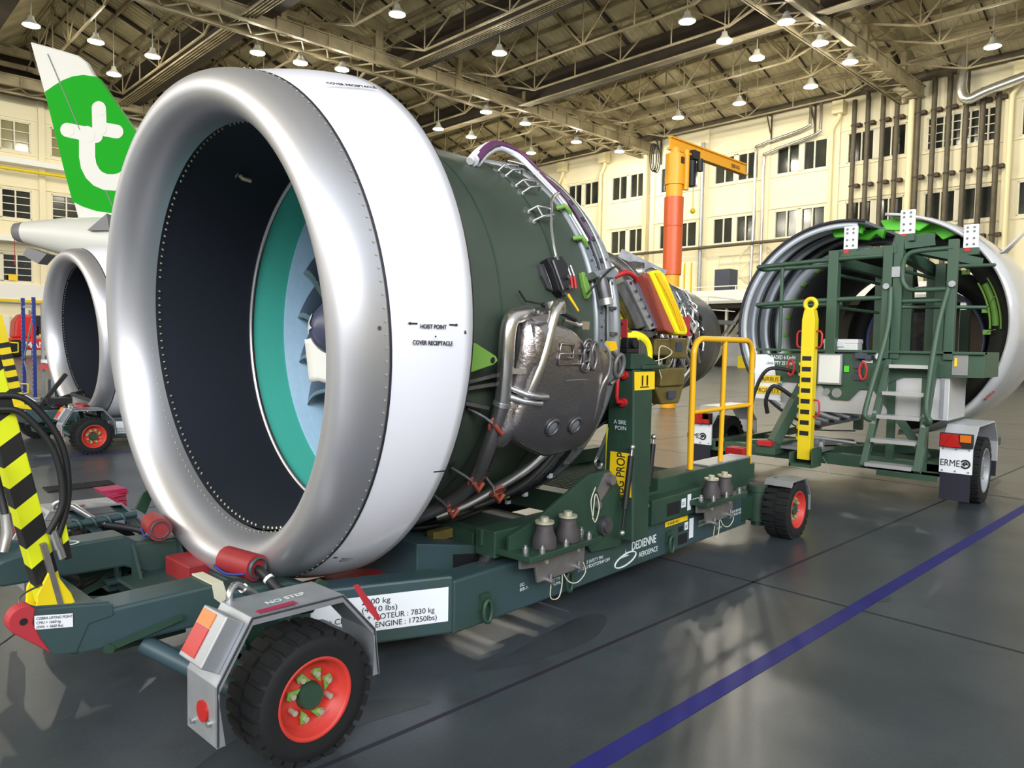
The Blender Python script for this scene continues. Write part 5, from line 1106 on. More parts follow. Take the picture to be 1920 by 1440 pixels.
for z0, z1, y0, y1, s_ in ((1.125, 1.205, .135, -.085, 'AIRBUS'), (1.00, 1.08, .20, -.10, 'PROPERTY')):
    b = B(); b.box(6.193, y1, z0, 6.198, y0, z1); pl_ = part(sp2, 'yellow_plate', b, 'sign_yellow', label='yellow plate reading '+s_)
    text(pl_, 'lettering', s_, (6.191, (y0+y1)/2, z0+.014), (0, -1, 0), (0, 0, 1), .069, 'ink', 'CENTER', ext=.0005, sx=.86 if s_ == 'AIRBUS' else .80)
for i, s_ in enumerate(('LOADED 6 Km/H', 'EMPTY 25 Km/H')): text(CT, 'lettering', s_, (6.215, -.235, 1.385-.062*i), (0, -1, 0), (0, 0, 1), .058, 'stencil', 'RIGHT', ext=.0006, sx=.68, bold=.001)
text(sp2, 'lettering', 'LEVEL 2', (6.191, .02, 1.33), (0, -1, 0), (0, 0, 1), .03, 'crate_grey', 'CENTER', ext=.0004)
b = B(); b.box(6.16, -.735, 1.135, 6.21, -.495, 1.455); dk = part(CT, 'document_holder', b, 'galv', bev=.004); b = B(); b.box(6.154, -.72, 1.155, 6.162, -.51, 1.44); part(dk, 'clear_window', b, 'paper')
b = B(); b.box(6.205, -.795, 1.27, 6.215, -.745, 1.335); part(CT, 'green_label', b, 'bright_green')
for y0, y1, z0, z1 in ((-.93, -.84, 1.31, 1.385), (-.92, -.85, 1.265, 1.30), (-.93, -.84, 1.19, 1.25)):
    b = B(); b.box(6.206, y0, z0, 6.216, y1, z1); part(CT, 'data_label', b, 'crate_grey')
b = B(); b.box(6.206, -1.02, 1.37, 6.214, -.92, 1.40); part(CT, 'white_label', b, 'sign_white')
b = B(); b.cyl((6.19, -1.08, 1.44), (6.216, -1.08, 1.44), .04, n=20); gx = part(CT, 'gauge', b, 'sign_white'); b = B(); b.tube([(6.188, -1.08+.036*math.cos(a*math.pi/10), 1.44+.036*math.sin(a*math.pi/10)) for a in range(20)], .005, 6, closed=True); part(gx, 'gauge_rim', b, 'galv')
b = B(); b.box(6.15, -.98, 1.41, 6.22, -.86, 1.47); b.box(6.14, -1.02, 1.40, 6.22, -.96, 1.45); part(CT, 'black_box', b, 'crate_grey', bev=.006)
for y, z in ((-.235, 1.30), (-.965, 1.29)):
    b = B(); b.tube([(6.10, y+.035*math.cos(a*math.pi/10), z+.085*math.sin(a*math.pi/10)) for a in range(20)], .012, 8, closed=True); part(CT, 'lashing_ring', b, 'red', label='red oval lashing ring')
b = B(); b.box(6.21, -1.85, 1.28, 6.24, -1.72, 1.48); part(CT, 'side_pocket', b, 'panel_grey'); b = B(); b.box(6.20, -1.76, 1.36, 6.212, -1.74, 1.44); part(CT, 'yellow_tag', b, 'sign_yellow')
# ladder
ld = thing_part(CT, 'ladder', (5.9, -1.35, .4))
def ly(s, t): return (-1.125+(-.06)*t) if s < 0 else (-1.585+(-.0)*t)
def lx(t): return 5.72+.44*t
def lz(t): return .42+.96*t
for s in (-1, 1):
    b = B(); b.bar((lx(-.03), ly(s, 0), lz(-.03)), (lx(1.02), ly(s, 1), lz(1.02)), .055, .085, up=(1, 0, 0)); part(ld, 'stile', b, 'cart_green', bev=.003)
    yo = ly(s, .4); b = B(); b.tube(curve([(lx(.42)-.02, yo, lz(.42)), (lx(.45)-.10, yo+.10*(1 if s < 0 else -1)*.6, lz(.46)), (lx(.62)-.12, yo+.06*(1 if s < 0 else -.2), lz(.62)), (lx(1.0)-.05, yo-.02, 1.70), (6.19, -1.16 if s < 0 else -1.67, 2.12)], 8), .024, 10); part(ld, 'handrail', b, 'cart_green')
    b = B(); b.cyl((6.16, -1.13 if s < 0 else -1.70, 2.13), (6.14, -1.13 if s < 0 else -1.70, 2.13), .03, n=12); b.cyl((lx(.4)-.03, yo, lz(.4)), (lx(.4)-.05, yo, lz(.4)), .02, n=10); b.cyl((lx(.5)-.03, yo, lz(.5)), (lx(.5)-.05, yo, lz(.5)), .02, n=10); part(ld, 'bolts', b, 'galv')
for t in (.01, .24, .47, .70, .97):
    b = B(); b.box(lx(t)-.09, ly(1, t)+.03, lz(t)-.012, lx(t)+.09, ly(-1, t)-.03, lz(t)+.012); b.box(lx(t)-.094, ly(1, t)+.03, lz(t)-.02, lx(t)-.086, ly(-1, t)-.03, lz(t)+.014); part(ld, 'tread', b, 'tread_alu')
for y in (-1.20, -1.5):
    b = B(); b.bar((6.26, y, .42), (6.26, y, 1.25), .07, .05); part(ld, 'upright', b, 'cart_green')
b = B(); b.bar((6.25, -1.0, 1.2), (6.4, -1.50, .45), .10, .08); part(CT, 'brace', b, 'cart_green')
# platform posts, rails
for x, y, w_, m, z1 in ((6.22, -.605, .10, 'cart_green', 2.52), (6.22, -1.125, .085, 'cart_green', 2.52), (6.24, -1.215, .085, 'cart_green', 2.62), (6.22, -1.685, .08, 'cart_green', 2.55), (7.6, -.66, .10, 'brass', 2.45), (7.6, -.96, .10, 'brass', 2.45), (7.6, -1.2, .10, 'brass', 2.45), (7.4, -1.33, .10, 'brass', 2.45), (8.6, -.62, .1, 'brass', 2.3)):
    b = B(); b.box(x-w_/2, y-w_/2, 1.45 if x > 7 else 1.42, x+w_/2, y+w_/2, z1); part(CT, 'post', b, 'cart_green' if m != 'brass' else 'cart_green', bev=.004)
b = B(); b.bar((6.22, -.605, 2.42), (7.6, -.66, 2.40), .08, .10); b.bar((6.22, -1.2, 2.48), (7.6, -1.2, 2.40), .08, .12); b.bar((6.22, -1.2, 2.50), (6.24, -.605, 2.44), .06, .08); b.bar((6.24, -1.215, 2.55), (6.5, -1.42, 2.60), .12, .12); b.bar((6.4, -1.25, 2.52), (7.0, -1.75, 2.40), .1, .08); part(CT, 'top_beam', b, 'cart_green')
for z in (2.40, 1.985):
    b = B(); b.tube(curve([(6.22, -1.12, z+.04), (6.20, -.6, z+.03), (6.19, .12, z+.0), (6.21, .20, z-.01), (6.32, .20, z-.02), (6.42, .05, z-.01), (6.5, -.60, z)], 6), .024, 10); part(CT, 'platform_rail', b, 'cart_green')
b = B(); b.tube([(6.21, -.06, 2.40), (6.21, -.06, 1.46)], .020, 10); b.tube([(6.22, -.6, 2.28), (7.4, -.70, 2.26)], .018, 8); b.tube([(6.22, -.6, 1.94), (7.4, -.70, 1.93)], .018, 8); b.tube([(6.3, -1.2, 2.30), (7.2, -1.3, 2.28)], .018, 8); b.tube([(6.24, -1.215, 1.985), (6.24, -1.70, 1.985)], .022, 10); b.tube([(6.24, -1.215, 1.93), (6.6, -1.9, 1.93)], .018, 8); b.tube([(6.24, -1.68, 2.30), (6.9, -1.9, 2.36)], .018, 8); part(CT, 'platform_rail', b, 'cart_green')
b = B(); g = [(6.20, -1.685, 2.47), (6.20, -1.38, 2.46), (6.20, -1.29, 2.42), (6.20, -1.26, 2.33), (6.20, -1.26, 2.20), (6.20, -1.29, 2.13), (6.20, -1.36, 2.09), (6.20, -1.685, 2.09)]; b.tube(curve(g, 4), .024, 10); part(CT, 'safety_gate', b, 'cart_green'); b = B(); b.box(6.18, -1.24, 2.22, 6.22, -1.16, 2.32); part(CT, 'gate_latch', b, 'galv')
for x, y, z in ((6.30, -.72, 2.53), (7.0, -1.06, 2.52), (6.30, -1.25, 2.64), (7.0, -1.66, 2.55)):
    b = B(); b.box(x-.02, y-.075, z, x+.02, y+.055, z+.24); hl = part(CT, 'hoist_plate', b, 'sign_white', label='white drilled hoist plate', bev=.004)
    b = B()
    for dz in (.04, .10, .17, .21):
        for dy in (-.04, .02): b.cyl((x-.022, y+dy, z+dz), (x-.028, y+dy, z+dz), .011, n=10)
    part(hl, 'bolts', b, 'steel_dark')
    b = B(); b.box(x-.07, y-.09, z-.07, x+.07, y+.08, z); part(CT, 'plate_base', b, 'cart_green'); b = B(); b.box(x-.08, y-.02, z-.04, x-.068, y+.03, z-.0); part(CT, 'red_tag', b, 'red')
# yellow lifting post clipped to the cart
YP = thing('lifting_post', 'upright yellow lifting post with black bands and eye on the cart front', 'post', (5.9, -.50, .36))
b = B(); b.prism([(5.84, -.565, .37), (5.84, -.435, .37), (5.84, -.435, 1.80), (5.84, -.455, 1.90), (5.84, -.545, 1.90), (5.84, -.565, 1.80)], (.11, 0, 0)); part(YP, 'post', b, 'yellow', bev=.006)
b = B(); b.tube([(5.89, -.50+.055*math.cos(a*math.pi/12), 1.955+.055*math.sin(a*math.pi/12)) for a in range(24)], .022, 10, closed=True); part(YP, 'eye', b, 'yellow')
for i in range(8): b = B(); b.box(5.836, -.545, .62+.109*i, 5.842, -.455, .665+.109*i); part(YP, 'black_band', b, 'ink')
b = B()
for i in range(8): b.box(5.86, -.43, .57+.109*i, 5.90, -.415, .60+.109*i)
part(YP, 'notch', b, 'yellow')
for y, z, s in ((-.43, 1.60, 1), (-.57, 1.60, -1), (-.57, .90, -1)):
    b = B(); b.tube([(5.89, y, z+.085), (5.89, y+s*.04, z+.08), (5.89, y+s*.055, z+.05), (5.89, y+s*.055, z-.05), (5.89, y+s*.04, z-.08), (5.89, y, z-.085)], .010, 8); part(YP, 'handle', b, 'red', label='red handle')
b = B(); b.box(5.78, -.61, .30, 6.02, -.38, .33); b.box(5.78, -.62, .30, 6.02, -.605, .50); b.box(5.78, -.395, .30, 6.02, -.38, .44); b.box(6.0, -.61, .33, 6.22, -.39, .40); part(CT, 'post_shoe', b, 'cart_green')
b = B(); b.tube(curve([(5.95, -.66, .40), (5.9, -.72, .34), (5.88, -.75, .24)], 5), .004, 5); part(CT, 'wire', b, 'galv')
# white tool case standing on the ledge
TC = thing('tool_case', 'light grey plastic case sitting on the cart front behind the document holder', 'case', (6.30, -.68, 1.36))
b = B(); b.box(6.26, -.85, 1.36, 6.42, -.51, 1.57); part(TC, 'case_body', b, 'plastic_grey', bev=.012)
b = B(); b.box(6.255, -.855, 1.56, 6.425, -.505, 1.61); part(TC, 'lid', b, 'plastic_grey', bev=.01); b = B(); b.box(6.245, -.72, 1.53, 6.26, -.63, 1.585); part(TC, 'latch', b, 'plastic_grey', bev=.003)
# ---- left cowl half (ribbed grey inside) and right cowl half (glossy outside)
def shell(T, nm, yc, zc, R, x0, x1, t0, t1, thick, m, n=60):
    b = B(); b.lathe([(x0, R), (x1, R), (x1, R-thick), (x0, R-thick)], (0, yc, zc), n=n, t0=t0, t1=t1, closed=True); return part(T, nm, b, m)
LH = thing('reverser_cowl', 'left cowl half standing open with grey ribbed inside and yellow edge stripe', 'engine cowl', (7.6, -.40, .55))
shell(LH, 'shell', -.40, 1.77, 1.19, 7.0, 8.45, -172, 12, .03, 'duct_grey', 70)
for x0, x1, dr in ((7.01, 7.06, .055), (7.24, 7.29, .05), (7.62, 7.67, .05), (7.98, 8.04, .05), (8.38, 8.45, .10)):
    shell(LH, 'rib', -.40, 1.77, 1.16, x0, x1, -172, 8, dr, 'duct_light', 60)
for x in (7.45, 7.85): shell(LH, 'seal', -.40, 1.77, 1.165, x, x+.02, -172, 8, .03, 'black', 60)
shell(LH, 'edge_stripe', -.40, 1.77, 1.158, 7.06, 7.11, -150, -88, .006, 'fabric_yellow', 40); shell(LH, 'edge_seal', -.40, 1.77, 1.197, 6.985, 7.0, -172, 12, .03, 'dark_line', 70)
for t0, t1, x in ((-4, 4, 7.15), (4, 11, 7.5)):
    b = B(); pts = [V((x, -.40-1.1*math.sin(math.radians(t)), 1.77+rr*math.cos(math.radians(t)))) for t, rr in ((t0-6, 1.15), (t0-3, 1.03), (t0+3, 1.02), (t1, 1.10), (t1+4, 1.05), (t1+5, 1.17))]
    b.prism(pts, (.08, 0, 0)); part(LH, 'hinge_bracket', b, 'bright_green', bev=.01, label='bright green hinge bracket')
b = B(); b.lathe([(8.0, .98), (9.6, .90), (9.6, .86), (8.0, .93)], (0, -.40, 1.72), n=50, t0=-165, t1=5, closed=True); part(LH, 'inner_wall', b, 'inner_black')
b = B(); b.lathe([(7.7, 1.03), (8.0, 1.02), (8.0, .95), (7.7, .97)], (0, -.40, 1.72), n=50, t0=-165, t1=5, closed=True); part(LH, 'inner_ring', b, 'duct_light')
b = B()
for t in range(-150, 0, 14): b.lathe([(7.80, .97), (7.98, .965), (7.98, .945), (7.80, .95)], (0, -.40, 1.72), n=3, t0=t, t1=t+3, closed=True)
part(LH, 'green_fittings', b, 'lime')
RH = thing('reverser_cowl', 'right cowl half with glossy pale grey skin, cut by the right photo edge', 'engine cowl', (7.8, -1.0, .55))
b = B(); rows = []
for i in range(61):
    t = 2+172*i/60; rw = []
    for x, rr, dx in ((7.0, 1.17, 0), (7.3, 1.21, 0), (7.9, 1.235, 0), (8.6, 1.22, 0), (9.6, 1.12, 0)): rw.append(V((x+(.35*max(0, (t-120)/54) if x < 7.2 else 0)-(.25*max(0, (40-t)/40) if x < 7.2 else 0), -.87-rr*math.sin(math.radians(t)), 1.77+rr*math.cos(math.radians(t)))))
    rows.append(rw)
b.grid(rows); part(RH, 'outer_skin', b, 'cowl_skin', solid=.03)
b = B(); b.lathe([(7.35, 1.05), (9.6, .95), (9.6, .90), (7.35, .99)], (0, -.87, 1.72), n=60, t0=18, t1=172, closed=True); part(RH, 'inner_wall', b, 'inner_black')
b = B(); b.lathe([(7.30, 1.17), (7.36, 1.17), (7.36, .96), (7.30, .96)], (0, -.87, 1.74), n=60, t0=22, t1=172, closed=True); part(RH, 'front_frame', b, 'inner_black')
b = B(); b.lathe([(7.29, 1.03), (7.31, 1.03), (7.31, .97), (7.29, .97)], (0, -.87, 1.74), n=14, t0=62, t1=88, closed=True); b.lathe([(7.25, 1.06), (7.31, 1.06), (7.31, 1.045), (7.25, 1.045)], (0, -.87, 1.74), n=14, t0=60, t1=90, closed=True); b.lathe([(7.25, .965), (7.31, .965), (7.31, .95), (7.25, .95)], (0, -.87, 1.74), n=14, t0=60, t1=90, closed=True); part(RH, 'green_tray', b, 'lime', label='green curved tray')
for t in (50, 78, 92, 118, 133):
    c = V((7.28, -.87-.93*math.sin(math.radians(t)), 1.74+.93*math.cos(math.radians(t)))); b = B(); b.cbox(c, .02, .07, .05); b.tube([c, c+V((-.3, -.12, .12-.1*(t > 80)))], .004, 5); part(RH, 'green_pin', b, 'lime')
for t0, x in ((4, 6.95), (16, 7.1)):
    b = B(); pts = [V((x, -.87-rr*math.sin(math.radians(t)), 1.77+rr*math.cos(math.radians(t)))) for t, rr in ((t0-7, 1.14), (t0-4, 1.03), (t0+3, 1.02), (t0+8, 1.08), (t0+14, 1.04), (t0+18, 1.14), (t0+10, 1.16), (t0, 1.15))]
    b.prism(pts, (.07, 0, 0)); part(RH, 'hinge_bracket', b, 'bright_green', bev=.01, label='bright green hinge bracket')
b = B(); b.prism([(7.6, -1.85, 2.56), (8.3, -1.78, 2.62), (8.35, -2.05, 2.98), (8.15, -2.06, 2.94)], (0, .012, .012)); part(RH, 'strake', b, 'cowl_skin')
b = B(); rows = [[V((7.9+.5*i/8, -.87-1.252*math.sin(math.radians(t)), 1.77+1.252*math.cos(math.radians(t)))) for i in range(9)] for t in (98, 99.5)]; b.grid(rows)
rows = [[V((8.2+.25*i, -.87-1.256*math.sin(math.radians(t)), 1.77+1.256*math.cos(math.radians(t)))) for i in range(2)] for t in range(92, 112, 4)]; b.grid(rows); part(RH, 'skin_panel', b, 'duct_grey')
b = B(); c = V((7.25, -.87-1.215*math.sin(math.radians(126)), 1.77+1.215*math.cos(math.radians(126)))); nr = V((0, -math.sin(math.radians(126)), math.cos(math.radians(126)))); tx = V((1, 0, 0)); ty = nr.cross(tx)
b.tube([c+nr*.006+(tx*math.cos(a*math.pi/8)+ty*math.sin(a*math.pi/8))*.06 for a in range(16)], .006, 5, closed=True); b.bar(c+nr*.006-tx*.1-ty*.04, c+nr*.006+tx*.1+ty*.05, .006, .012); part(RH, 'hand_mark', b, 'clay_red')
b = B(); b.lathe([(9.48, .72), (9.52, .74), (9.56, .72), (9.52, .70)], (0, -.67, 1.64), n=60, closed=True); part(CT, 'blue_seal_ring', b, 'rim_blue', label='blue round seal ring deep inside')
for s, t0, t1 in ((1, -170, -8), (-1, 8, 170)):
    b = B(); b.lathe([(9.55, 1.0), (9.58, 1.0), (9.58, .73), (9.55, .73)], (0, -.67, 1.66), n=40, t0=t0, t1=t1, closed=True); part(LH if s > 0 else RH, 'rear_frame', b, 'inner_black')
b = B(); b.box(7.9, -1.2, 1.30, 8.0, -.65, 1.95); part(CT, 'shield_plate', b, 'core_dark')
b = B(); b.box(8.6, -1.35, 1.18, 9.3, -.2, 1.3); b.box(8.6, -1.4, .44, 8.7, -1.3, 1.2); b.box(8.6, -.2, .44, 8.7, -.1, 1.2); b.box(8.4, -1.42, 1.3, 8.5, -1.32, 2.0); part(CT, 'rear_bench', b, 'cart_green')

# ================================================================ BACKGROUND THINGS
# jib crane
JC = thing('jib_crane', 'orange and yellow column jib crane behind the engine', 'crane', (14.30, 6.07, 0))
c = V((14.30, 6.07, 0))
b = B(); b.cyl(c, c+V((0, 0, 4.3)), .185, n=28); b.cyl(c+V((0, 0, 5.0)), c+V((0, 0, 5.5)), .20, n=28); part(JC, 'column', b, 'crane_yellow')
b = B(); b.cyl(c+V((0, 0, 3.25)), c+V((0, 0, 5.12)), .225, .235, n=28); b.tube([c+V((.232*math.cos(a*math.pi/14), .232*math.sin(a*math.pi/14), 4.42)) for a in range(28)], .008, 5, closed=True); part(JC, 'padding', b, 'orange', label='orange plastic wrap around the column')
b = B(); b.cyl(c+V((0, 0, 5.42)), c+V((0, 0, 6.15)), .235, n=28); b.cyl(c+V((.16, -.22, 5.3)), c+V((.16, -.22, 6.25)), .07, n=14); b.cyl(c+V((0, 0, 6.15)), c+V((0, 0, 6.3)), .12, n=18); part(JC, 'head', b, 'crane_yellow')
e = V((17.93, 5.985, 6.53)); a_ = c+V((-.1, .1, 6.30)); dv = (e-a_); dv.z = 0; dl = dv.length; dv.normalize(); a2 = a_; e2 = a_+dv*dl
b = B(); b.bar(a2, e2, .16, .05); b.bar(a2+V((0, 0, .14)), e2+V((0, 0, .14)), .03, .26); b.bar(a2+V((0, 0, .27)), e2+V((0, 0, .27)), .12, .03); jb = part(JC, 'jib_arm', b, 'crane_yellow')
text(jb, 'lettering', '500 KG', e2-dv*.85+V((.016, -.016, .06))+dv.cross(V((0, 0, 1)))*.03, dv, (0, 0, 1), .14, 'ink', ext=.002)
b = B(); q = a2+dv*1.0; b.cbox(q+V((0, 0, .0)), .3, .3, .22); b.cyl(q+V((0, 0, -.1)), q+V((0, 0, -.75)), .11, n=14); b.cyl(q+V((.05, -.2, -.1)), q+V((.05, -.2, -.4)), .08, n=12); part(JC, 'hoist', b, 'black', bev=.01)
b = B(); b.tube([q+V((.1, 0, -.7)), q+V((.12, 0, -1.3))], .012, 6); b.sph(q+V((.12, 0, -1.35)), .07); part(JC, 'hook', b, 'yellow')
b = B()
for k in range(3): b.tube([a2+V((-.28-.08*k, .16, .05))+V((0, .02, -.33+.33*math.cos(t*math.pi/8)))+dv*(.14*math.sin(t*math.pi/8)) for t in range(16)], .014, 6, closed=True)
part(JC, 'cable_loop', b, 'hose')
b = B(); b.box(c.x-.1, c.y-.25, 5.9, c.x+.02, c.y-.22, 6.05); part(JC, 'plate', b, 'siding')
# access platform with white stair rails and yellow railings at the mezzanine
PF = hthing('access_platform', 'white steel landing with handrails in front of the mezzanine', 'platform', 46, 27.6, 0)
b = B(); b.box(45, 24.8, 3.2, 48.9, 30.7, 3.5); part(PF, 'landing', b, 'galv')
b = B()
for k in (24.9, 26.2, 28.4, 30.6): b.bar((45.1, k, 3.4), (45.1, k, 5.1), .08, .08)
for z in (4.2, 5.1): b.bar((45.1, 24.9, z), (45.1, 30.6, z), .07, .07); b.bar((45.1, 24.9, z), (48.9, 24.9, z), .07, .07)
b.bar((45.1, 28.4, 3.5), (45.1, 26.3, 5.1), .09, .09); b.bar((45.1, 28.2, 5.1), (45.1, 31, 3.6), .09, .09); part(PF, 'handrail', b, 'wall_white')
b = B(); b.bar((45.2, 25, 3.2), (46.5, 28, 0), .12, .12); b.bar((48.5, 25, 3.2), (48.5, 27.5, 0), .12, .12); b.bar((45.2, 30, 3.2), (45.2, 30, 0), .12, .12); part(PF, 'leg', b, 'galv')
b = B(); b.bar((46, 27.5, 3.5), (46, 27.5, 7.7), .1, .1); b.bar((46, 26.9, 3.5), (46, 26.9, 7.7), .1, .1); part(PF, 'yellow_post', b, 'yellow')
YR = hthing('yellow_railing', 'thin bright yellow railing on the dock behind the engine core', 'railing', 46, 31.5, 0)
b = B(); b.box(44, 31.0, 4.2, 46, 33.6, 4.5); part(YR, 'dock_deck', b, 'galv')
b = B()
for k in (31.1, 32.4, 33.4): b.bar((46, k, 4.5), (46, k, 8.1), .1, .1)
for z in (6.1, 8.1): b.bar((46, 31.0, z), (46, 33.4, z), .1, .1)
b.bar((46, 33.4, 7.9), (45, 33.4, 7.9), .1, .1); part(YR, 'rails', b, 'yellow')
b = B(); b.bar((45.5, 31.2, 0), (45.5, 31.2, 4.3), .2, .2); b.bar((45.5, 33, 0), (45.5, 33, 4.3), .2, .2); part(YR, 'legs', b, 'galv')
b = B(); b.box(50, 26.05, 5.05, 51.2, 27.35, 7.55); single('cabinet', b, 'crate_grey', 'dark grey cabinet standing on the mezzanine deck', 'cabinet', loc=hh(50.6, 26.7, 5.05), rotz=HA, off=(50.6, 26.7, 5.05))
b = B(); b.prism([(50.5, 30.2, 5.05), (50.5, 33.8, 5.05), (50.5, 33.8, 5.9), (50.5, 33.0, 6.4), (50.5, 31.0, 6.2), (50.5, 30.2, 5.6)], (1.6, 0, 0)); single('covered_machine', b, 'panel_grey', 'low grey covered machine behind the yellow railing', 'machine', loc=hh(51, 32, 5.05), rotz=HA, off=(51, 32, 5.05))
LT = hthing('wall_lattice', 'thin cream lattice frame with octagon on the right wall', 'frame', 53.85, 25.8, 7.2)
b = B()
for z in (7.3, 8.5, 9.1): b.bar((53.85, 22.5, z), (53.85, 29.4, z), .06, .06)
for k in (22.6, 24, 25.7, 28, 29.3): b.bar((53.85, k, 7.3), (53.85, k, 9.1), .06, .06)
b.bar((53.85, 24, 7.3), (53.85, 25.7, 9.1), .05, .05); b.bar((53.85, 28, 7.3), (53.85, 25.7, 9.1), .05, .05)
b.tube([(53.85, 25.9+1.7*math.cos(math.pi/8+a*math.pi/4), 8.2+1.7*math.sin(math.pi/8+a*math.pi/4)) for a in range(8)], .05, 6, closed=True); part(LT, 'bars', b, 'frame_cream')
# aircraft tail: section through a vertical plane, tail pointing left
AC = thing('aircraft_tail', 'tail of an airliner with green fin and white swirl logo at the left', 'aircraft', (6.9, 24.7, 4.0))
O_, XD = V((5.486, 26.118, 0)), V((7.754-5.486, 23.676-26.118, 0)).normalized(); ND = V((-XD.y, XD.x, 0))      # ND points away from the viewer
CX, CY_, CZ = -1.71255, -3.36678, 1.5
def pl(px, py, o=0.):          # photo outline measured on the fin plane, converted to metres in the plane
    x, y = (px-960)/FPX, (720-py)/FPX; D = d+r2*x+u2*y; n_ = ND; C0 = V((CX, CY_, CZ)); t = (O_-C0).dot(n_)/D.dot(n_); q = C0+D*t; s_ = (q-O_).dot(XD); return s_, q.z
def fin_pt(s, z, o): return O_+XD*s+V((0, 0, z))+ND*o
FIN = [pl(*q) for q in ((60, 80), (118, 96), (150, 106), (166, 118), (177, 138), (262, 256), (330, 350), (360, 420), (152, 418), (122, 310), (90, 188))]
def fin_poly(nm, P, m, o, th, **k):
    b = B(); b.prism([fin_pt(s, z, o) for s, z in P], ND*th); return part(AC, nm, b, m, **k)
fin = fin_poly('fin', FIN, 'tail_white', -.12, .24, bev=.05)
G = [pl(*q) for q in ((88.5, 175), (104, 164), (122, 153), (140, 146), (160, 143), (187, 147), (262, 256), (330, 350), (345, 401), (215, 401), (185, 397), (160, 389), (140, 379), (122, 310))]
b = B(); b.prism([fin_pt(s, z, -.135) for s, z in G], ND*.27); part(fin, 'green_panel', b, 'tail_green', label='bright green fin panel')
def stroke(P, wd):
    P = [V((s, z)) for s, z in P]; L, Rr = [], []
    for i, p in enumerate(P):
        a = P[max(i-1, 0)]; c_ = P[min(i+1, len(P)-1)]; t = (c_-a).normalized(); n_ = V((-t.y, t.x)); L.append(p+n_*wd/2); Rr.append(p-n_*wd/2)
    return [(q.x, q.y) for q in L+Rr[::-1]]
def logo(px_pts, rad, o=-.142):
    "rounded stroke through pixel points"
    P = [pl(*q) for q in px_pts]; sc_ = rad; b = B()
    poly = stroke(P, 2*sc_); b.prism([fin_pt(s, z, o) for s, z in poly], ND*.004)
    for e_ in (P[0], P[-1]): b.prism([fin_pt(e_[0]+sc_*math.cos(a*math.pi/12), e_[1]+sc_*math.sin(a*math.pi/12), o-.006) for a in range(24)], ND*.004)
    return b
pix = 25/FPX
b = B(); parts_ = []
for pts, rd in (([(131, 246), (184, 257)], 13.0), ([(190, 243), (223, 249)], 12.6), ([(190, 206), (191, 243)], 13.2), ([(168, 254), (168, 296), (171, 313), (178, 327), (188, 337), (202, 343), (218, 344), (234, 340), (250, 328)], 15)):
    bb = logo(pts, rd*pix, -.142-.002*len(b.v)/100); n_ = len(b.v); b.v += bb.v; b.f += [tuple(i+n_ for i in f) for f in bb.f]; b.sm += bb.sm
part(fin, 'swirl_logo', b, 'tail_white', label='white rounded swirl logo')
b = B(); s0, z0 = pl(94, 104); s1, z1 = pl(218, 395); b.bar(fin_pt(s0, z0, -.137), fin_pt(s1, z1, -.137), .015, .03); part(AC, 'rudder_hinge_line', b, 'plane_grey')
b = B(); s0, z0 = pl(30, 433); s1, z1 = pl(215, 442)
rows = []
for s, zc, rr in ((.0, 4.98, .26), (.02, 4.98, .30), (.32, 4.97, .36), (.33, 4.97, .365), (1.5, 4.86, .60), (2.6, 4.72, .80), (4.5, 4.5, 1.05), (8, 4.3, 1.5)):
    rows.append([fin_pt(s, zc+rr*math.cos(a*math.pi/16), rr*math.sin(a*math.pi/16)) for a in range(33)])
b.grid(rows[3:]); part(AC, 'tail_cone', b, 'tail_white')
b = B(); b.grid(rows[:4]); b.add(rows[0][:32], [tuple(range(32))]); part(AC, 'exhaust_rim', b, 'plane_grey', label='grey exhaust rim')
b = B(); q = fin_pt(-.06, 4.98, 0); b.cyl(q, q+XD*.1, .18, n=20); cv = part(AC, 'exhaust_cover', b, 'cover_red', label='red round exhaust cover'); b = B(); b.tube([q+V((0, 0, -.15)), q+V((0, 0, -1.1))], .012, 5); part(cv, 'streamer', b, 'cover_red')
b = B(); P = [pl(72, 468), (pl(108, 480)), (pl(92, 498)), pl(64, 482)]; b.prism([fin_pt(s, z, -.6) for s, z in P], ND*.5); part(AC, 'open_door', b, 'plane_grey', label='small dark open door below the tail cone')
b = B(); P = [pl(195, 440), pl(230, 410), pl(235, 440)]; b.prism([fin_pt(s, z, -1.0) for s, z in P], ND*.3); part(AC, 'stabiliser_root', b, 'plane_grey')
b = B(); b.prism([fin_pt(1.6, 4.85, .6), fin_pt(3.3, 4.75, .75), fin_pt(1.6, 4.5, 4.2), fin_pt(.5, 4.5, 4.2)], (0, 0, .12)); part(AC, 'stabiliser', b, 'tail_white')
b = B()
for s in (2.6, 6): b.cyl(fin_pt(s, 0, .1), fin_pt(s, 4.0, .1), .12, n=12); b.cyl(fin_pt(s, 0, .1), fin_pt(s, .08, .1), .5, n=16)
part(AC, 'tail_stand', b, 'galv')
